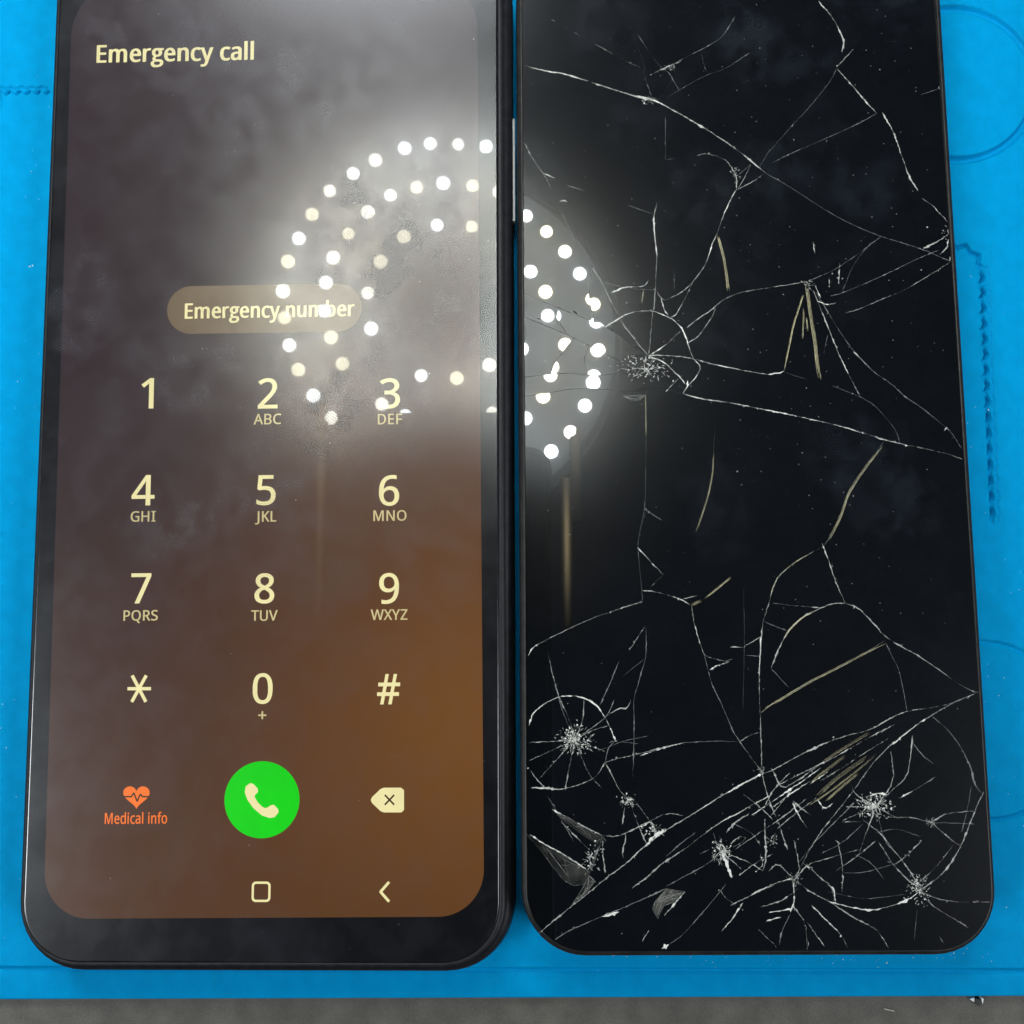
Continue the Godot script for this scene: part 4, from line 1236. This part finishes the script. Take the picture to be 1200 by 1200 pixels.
# ---------------------------------------------------------------- the bench lamp whose rings the glass mirrors
func build_ring_lamp() -> void:
	var lamp := Node3D.new()
	lamp.name = "ring_lamp"
	add_child(lamp)
	lamp.position = Vector3(-0.0301, 0.2090, -0.1099)
	lamp.scale = Vector3.ONE * 0.7788
	tag(lamp, "round white bench lamp with three rings of LEDs, mirrored in both screens", "lamp")
	var white := std(lin(0.75, 0.75, 0.72), 0.5)
	var shell := []
	for q in [[85.0, 0.0], [88.0, 1.0], [89.0, 4.0], [88.0, 18.0], [80.0, 26.0], [40.0, 28.0], [27.0, 26.0], [25.0, 18.0], [25.0, 2.0], [26.0, 0.0]]:
		shell.append(ring_of(circle(q[0] * MM, 64), q[1] * MM))
	put("housing", loft(shell, false, false), white, lamp)
	var board := StandardMaterial3D.new()
	board.albedo_color = lin(0.10, 0.10, 0.10)
	board.roughness = 0.6
	board.emission_enabled = true
	board.emission = lin(0.80, 0.96, 1.0)
	board.emission_energy_multiplier = 0.7
	put("led_board", loft([ring_of(circle(25.5 * MM, 64), 0.9 * MM), ring_of(circle(85.5 * MM, 64), 0.9 * MM)], false, false), board, lamp)
	var glow := StandardMaterial3D.new()
	glow.albedo_color = lin(0.8, 0.8, 0.7)
	glow.emission_enabled = true
	glow.emission = lin(0.97, 1.0, 0.96)
	glow.emission_energy_multiplier = 82.0
	var dome := []
	for q in [[0.0, -1.4], [1.2, -1.3], [2.3, -0.8], [3.0, 0.0], [3.1, 0.8]]:
		dome.append(ring_of(circle(maxf(q[0], 0.01) * MM, 14), q[1] * MM))
	dome.reverse()
	var led := loft(dome, false, true)
	var tints := [lin(0.93, 1.0, 0.97), lin(1.0, 0.93, 0.66), lin(0.86, 0.95, 1.0), lin(1.0, 0.97, 0.84)]
	var glows := []
	for t in tints:
		var g: StandardMaterial3D = glow.duplicate()
		g.emission = t
		g.emission_energy_multiplier = 82.0 * [1.15, 0.8, 1.2, 0.95][glows.size()]
		glows.append(g)
	var r := RandomNumberGenerator.new()
	r.seed = 3
	for ring in [[77.0, 36, 0.07], [57.5, 27, 0.03], [37.3, 14, 0.10]]:
		for k in ring[1]:
			var a: float = TAU * k / ring[1] + ring[2] + r.randf_range(-0.012, 0.012)
			var deg := rad_to_deg(a)
			if (ring[1] == 27 and absf(deg - 137.0) < 6.0) or (ring[1] == 14 and absf(deg - 138.0) < 12.0): continue  # two LEDs have failed
			var out: float = ring[0] + r.randf_range(-0.7, 0.7)
			var o := put("led", led, glows[r.randi() % 4], lamp, Vector3(cos(a) * out, -0.2, sin(a) * out) * MM)
			var size := r.randf_range(0.92, 1.08)
			o.scale = Vector3(size, 1, size)
	# added glowing strips in place of side rails, for streaks mirrored in the glass
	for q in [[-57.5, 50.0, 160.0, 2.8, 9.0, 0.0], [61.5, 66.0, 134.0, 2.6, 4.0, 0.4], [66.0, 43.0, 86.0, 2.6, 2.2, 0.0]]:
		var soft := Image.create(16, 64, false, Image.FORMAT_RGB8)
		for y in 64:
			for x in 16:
				# soft streak, brightest along its middle and dying away towards its far end
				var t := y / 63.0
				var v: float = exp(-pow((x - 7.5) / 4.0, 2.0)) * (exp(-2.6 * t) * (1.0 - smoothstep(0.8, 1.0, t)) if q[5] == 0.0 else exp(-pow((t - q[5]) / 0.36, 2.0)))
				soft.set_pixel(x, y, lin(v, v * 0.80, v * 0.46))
		var strip_glow := std(lin(0.05, 0.05, 0.05), 0.6)
		strip_glow.emission_enabled = true
		strip_glow.emission = Color.WHITE
		strip_glow.emission_operator = BaseMaterial3D.EMISSION_OP_MULTIPLY
		strip_glow.emission_texture = ImageTexture.create_from_image(soft)
		strip_glow.emission_energy_multiplier = q[4]
		strip_glow.texture_repeat = false
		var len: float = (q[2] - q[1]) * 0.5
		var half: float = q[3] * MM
		put("added_glow_strip", slab(PackedVector2Array([Vector2(-half, -len * MM), Vector2(half, -len * MM), Vector2(half, len * MM), Vector2(-half, len * MM)]), 3.0 * MM, 3.0 * MM, half * 2.0, len * 2.0 * MM), strip_glow, lamp, Vector3(q[0], -1.0, (q[1] + q[2]) * 0.5) * MM)
	# the board between the rings gives off an even light as well
	for k in 8:
		for rr in [67.2, 47.4]:
			var l := AreaLight3D.new()
			l.name = "board_light"
			l.area_size = Vector2(22, 7) * MM * 0.7788
			l.light_color = Color(0.95, 1.0, 1.0)
			l.light_energy = 0.7 * 22e-3 * 7e-3 * 0.7788 * 0.7788 / PI
			l.area_normalize_energy = true
			l.shadow_enabled = true
			lamp.add_child(l, true)
			var a := TAU * k / 8.0
			l.transform = Transform3D(Basis(Vector3.UP, -a - PI / 2) * Basis(Vector3.RIGHT, -PI / 2), Vector3(cos(a) * rr, -0.3, sin(a) * rr) * MM)
	# the jointed arm that carries it, running up and back
	var dark := std(lin(0.08, 0.08, 0.085), 0.4)
	var joints := [Vector3(0, 24, -70), Vector3(0, 60, -120), Vector3(40, 260, -420), Vector3(60, -310, -620)]
	for k in 3:
		put("arm", bar(joints[k] * MM, joints[k + 1] * MM, 9 * MM), dark, lamp)

func bar(a: Vector3, b: Vector3, r: float) -> ArrayMesh:
	var d := (b - a).normalized()
	var u := d.cross(Vector3(1, 0, 0.1)).normalized()
	var w := d.cross(u)
	var rings := []
	for q in [[0.0, 0.6], [0.02, 1.0], [0.98, 1.0], [1.0, 0.6]]:
		var ring := []
		for i in 16:
			var t := TAU * i / 16
			ring.append(a.lerp(b, q[0]) + (u * cos(t) + w * sin(t)) * r * q[1])
		rings.append(ring)
	return loft(rings, true, true)

# ---------------------------------------------------------------- the phone that takes the picture, mirrored as a dark block with a pale rim
func build_camera_phone() -> void:
	var p := Node3D.new()
	p.name = "camera_phone"
	add_child(p)
	p.transform = Transform3D(Basis(Vector3(-0.999851, 0.017242, 0), Vector3(-0.017172, -0.995745, -0.090536), Vector3(-0.001561, -0.090522, 0.995893)), Vector3(0, 0.161, 0))
	tag(p, "dark phone held over the desk, mirrored in both screens below the lamp", "phone")
	# local axes: x right, y out of its back (towards the desk), z down the phone
	var mid := Vector3(24.75, 0, 22.0) * MM
	var hw := 34.0 * MM
	var hl := 82.0 * MM
	var back := put("back", loft(frame_rings(hw, hl, 6.0 * MM, [[-1.0, -1.0], [-0.6, -1.05], [-0.3, -1.2], [-0.3, -1.6]])), std(lin(0.012, 0.012, 0.014), 0.6, 0.3), p, mid)
	var gold := std(lin(0.008, 0.008, 0.008), 0.6, 0.2)
	put("frame", loft(frame_rings(hw, hl, 6.0 * MM, [[-0.35, -1.3], [0.2, -1.35], [0.9, -2.0], [1.2, -3.2], [1.2, -7.0], [0.6, -8.6], [-1.0, -9.0]]), false, true), gold, p, mid)
	for k in 3:
		put("lens_ring", loft([ring_of(circle(3.2 * MM, 24), -0.9 * MM), ring_of(circle(4.3 * MM, 24), -0.6 * MM), ring_of(circle(4.8 * MM, 24), -1.15 * MM)], false), gold, p, Vector3(0, 0, k * 16.0 - 16.0) * MM)

# ---------------------------------------------------------------- three added fill panels, unseen, that brighten the lower mat
func build_fill_panels() -> void:
	fill_panel(Vector3(-0.35, 1.6, -1.55), 1.6, "added unseen fill panel beyond the far end of the bench")
	fill_panel(Vector3(1.45, 1.5, 0.45), 2.0, "added unseen fill panel to the side of the bench, past the cracked phone")
	fill_panel(Vector3(-1.45, 1.5, 0.45), 2.0, "added unseen fill panel to the side of the bench, past the lit phone")

func fill_panel(at: Vector3, energy: float, label: String) -> void:
	var lamp := Node3D.new()
	lamp.name = "fill_panel"
	add_child(lamp, true)
	lamp.transform = Transform3D(Basis(Quaternion(Vector3.DOWN, (Vector3(0, 0, -0.03) - at).normalized())), at)
	tag(lamp, label, "lamp", "added fill panels")
	put("housing", slab(rounded(0.31, 0.31, 0.01), 0.04, 0.04), std(lin(0.7, 0.7, 0.7), 0.5), lamp)
	var face := std(lin(0.8, 0.8, 0.8), 0.5)
	face.emission_enabled = true
	face.emission = lin(0.95, 0.98, 1.0)
	face.emission_energy_multiplier = 1.0
	put("diffuser", slab(rounded(0.29, 0.29, 0.01), -0.002, 0.003), face, lamp)
	var l := AreaLight3D.new()
	l.name = "panel_light"
	l.area_size = Vector2(0.56, 0.56)
	l.light_color = Color(0.96, 0.985, 1.0)
	l.light_energy = energy
	l.shadow_enabled = true
	l.area_normalize_energy = true
	lamp.add_child(l)
	l.transform = Transform3D(Basis(Vector3.RIGHT, -PI / 2), Vector3(0, -0.008, 0))

# ---------------------------------------------------------------- crumbs
func build_small_things() -> void:
	var r := RandomNumberGenerator.new()
	r.seed = 17
	var st := SurfaceTool.new()
	st.begin(Mesh.PRIMITIVE_TRIANGLES)
	st.set_smooth_group(-1)
	for k in 230:
		var p: Vector2
		if k < 130: p = Vector2(r.randfn(44, 16), r.randfn(54.6, 1.1))
		elif k < 180: p = Vector2(r.randf_range(69, 80), r.randf_range(-60, 58))
		else: p = Vector2(r.randf_range(-86, -79), r.randf_range(-100, 60))
		chip_at(st, p, r.randf_range(0.04, 0.12) * (2.2 if r.randf() < 0.10 else 1.0), r, mat_height(p.x, p.y) - 0.005)
	st.generate_normals()
	var dust := put("mat_dust", st.commit(), std(lin(0.6, 0.68, 0.72), 0.5), self)
	tag(dust, "tiny pale glass crumbs scattered on the blue mat", "", "", "stuff")
	# the chip of black and clear glass on the desk below the mat
	var chip := Node3D.new()
	chip.name = "glass_chip"
	chip.position = Vector3(0.07079, -0.0032, 0.06305)
	add_child(chip)
	tag(chip, "small black and white glass chip on the desk by the mat edge", "glass chip")
	put("dark_face", slab(mm([-0.2, -0.5, 0.55, -0.35, 0.7, 0.3, 0.1, 0.6, -0.35, 0.1]), 0.7 * MM, 0.7 * MM), M.k, chip)
	put("clear_edge", slab(mm([-1.1, -0.35, -0.3, -0.55, -0.4, 0.15]), 0.5 * MM, 0.5 * MM), M.w, chip)
	put("clear_corner", slab(mm([0.58, -0.7, 0.95, -0.5, 0.76, 0.25]), 0.85 * MM, 0.85 * MM), M.w, chip)
	var fibre := put("pale_fibre", bar(Vector3(0.05626, -0.00300, 0.06437), Vector3(0.05786, -0.00300, 0.06475), 0.00007), std(lin(0.6, 0.6, 0.5), 0.5), self)
	tag(fibre, "short pale fibre lying on the dark grey desk", "fibre")
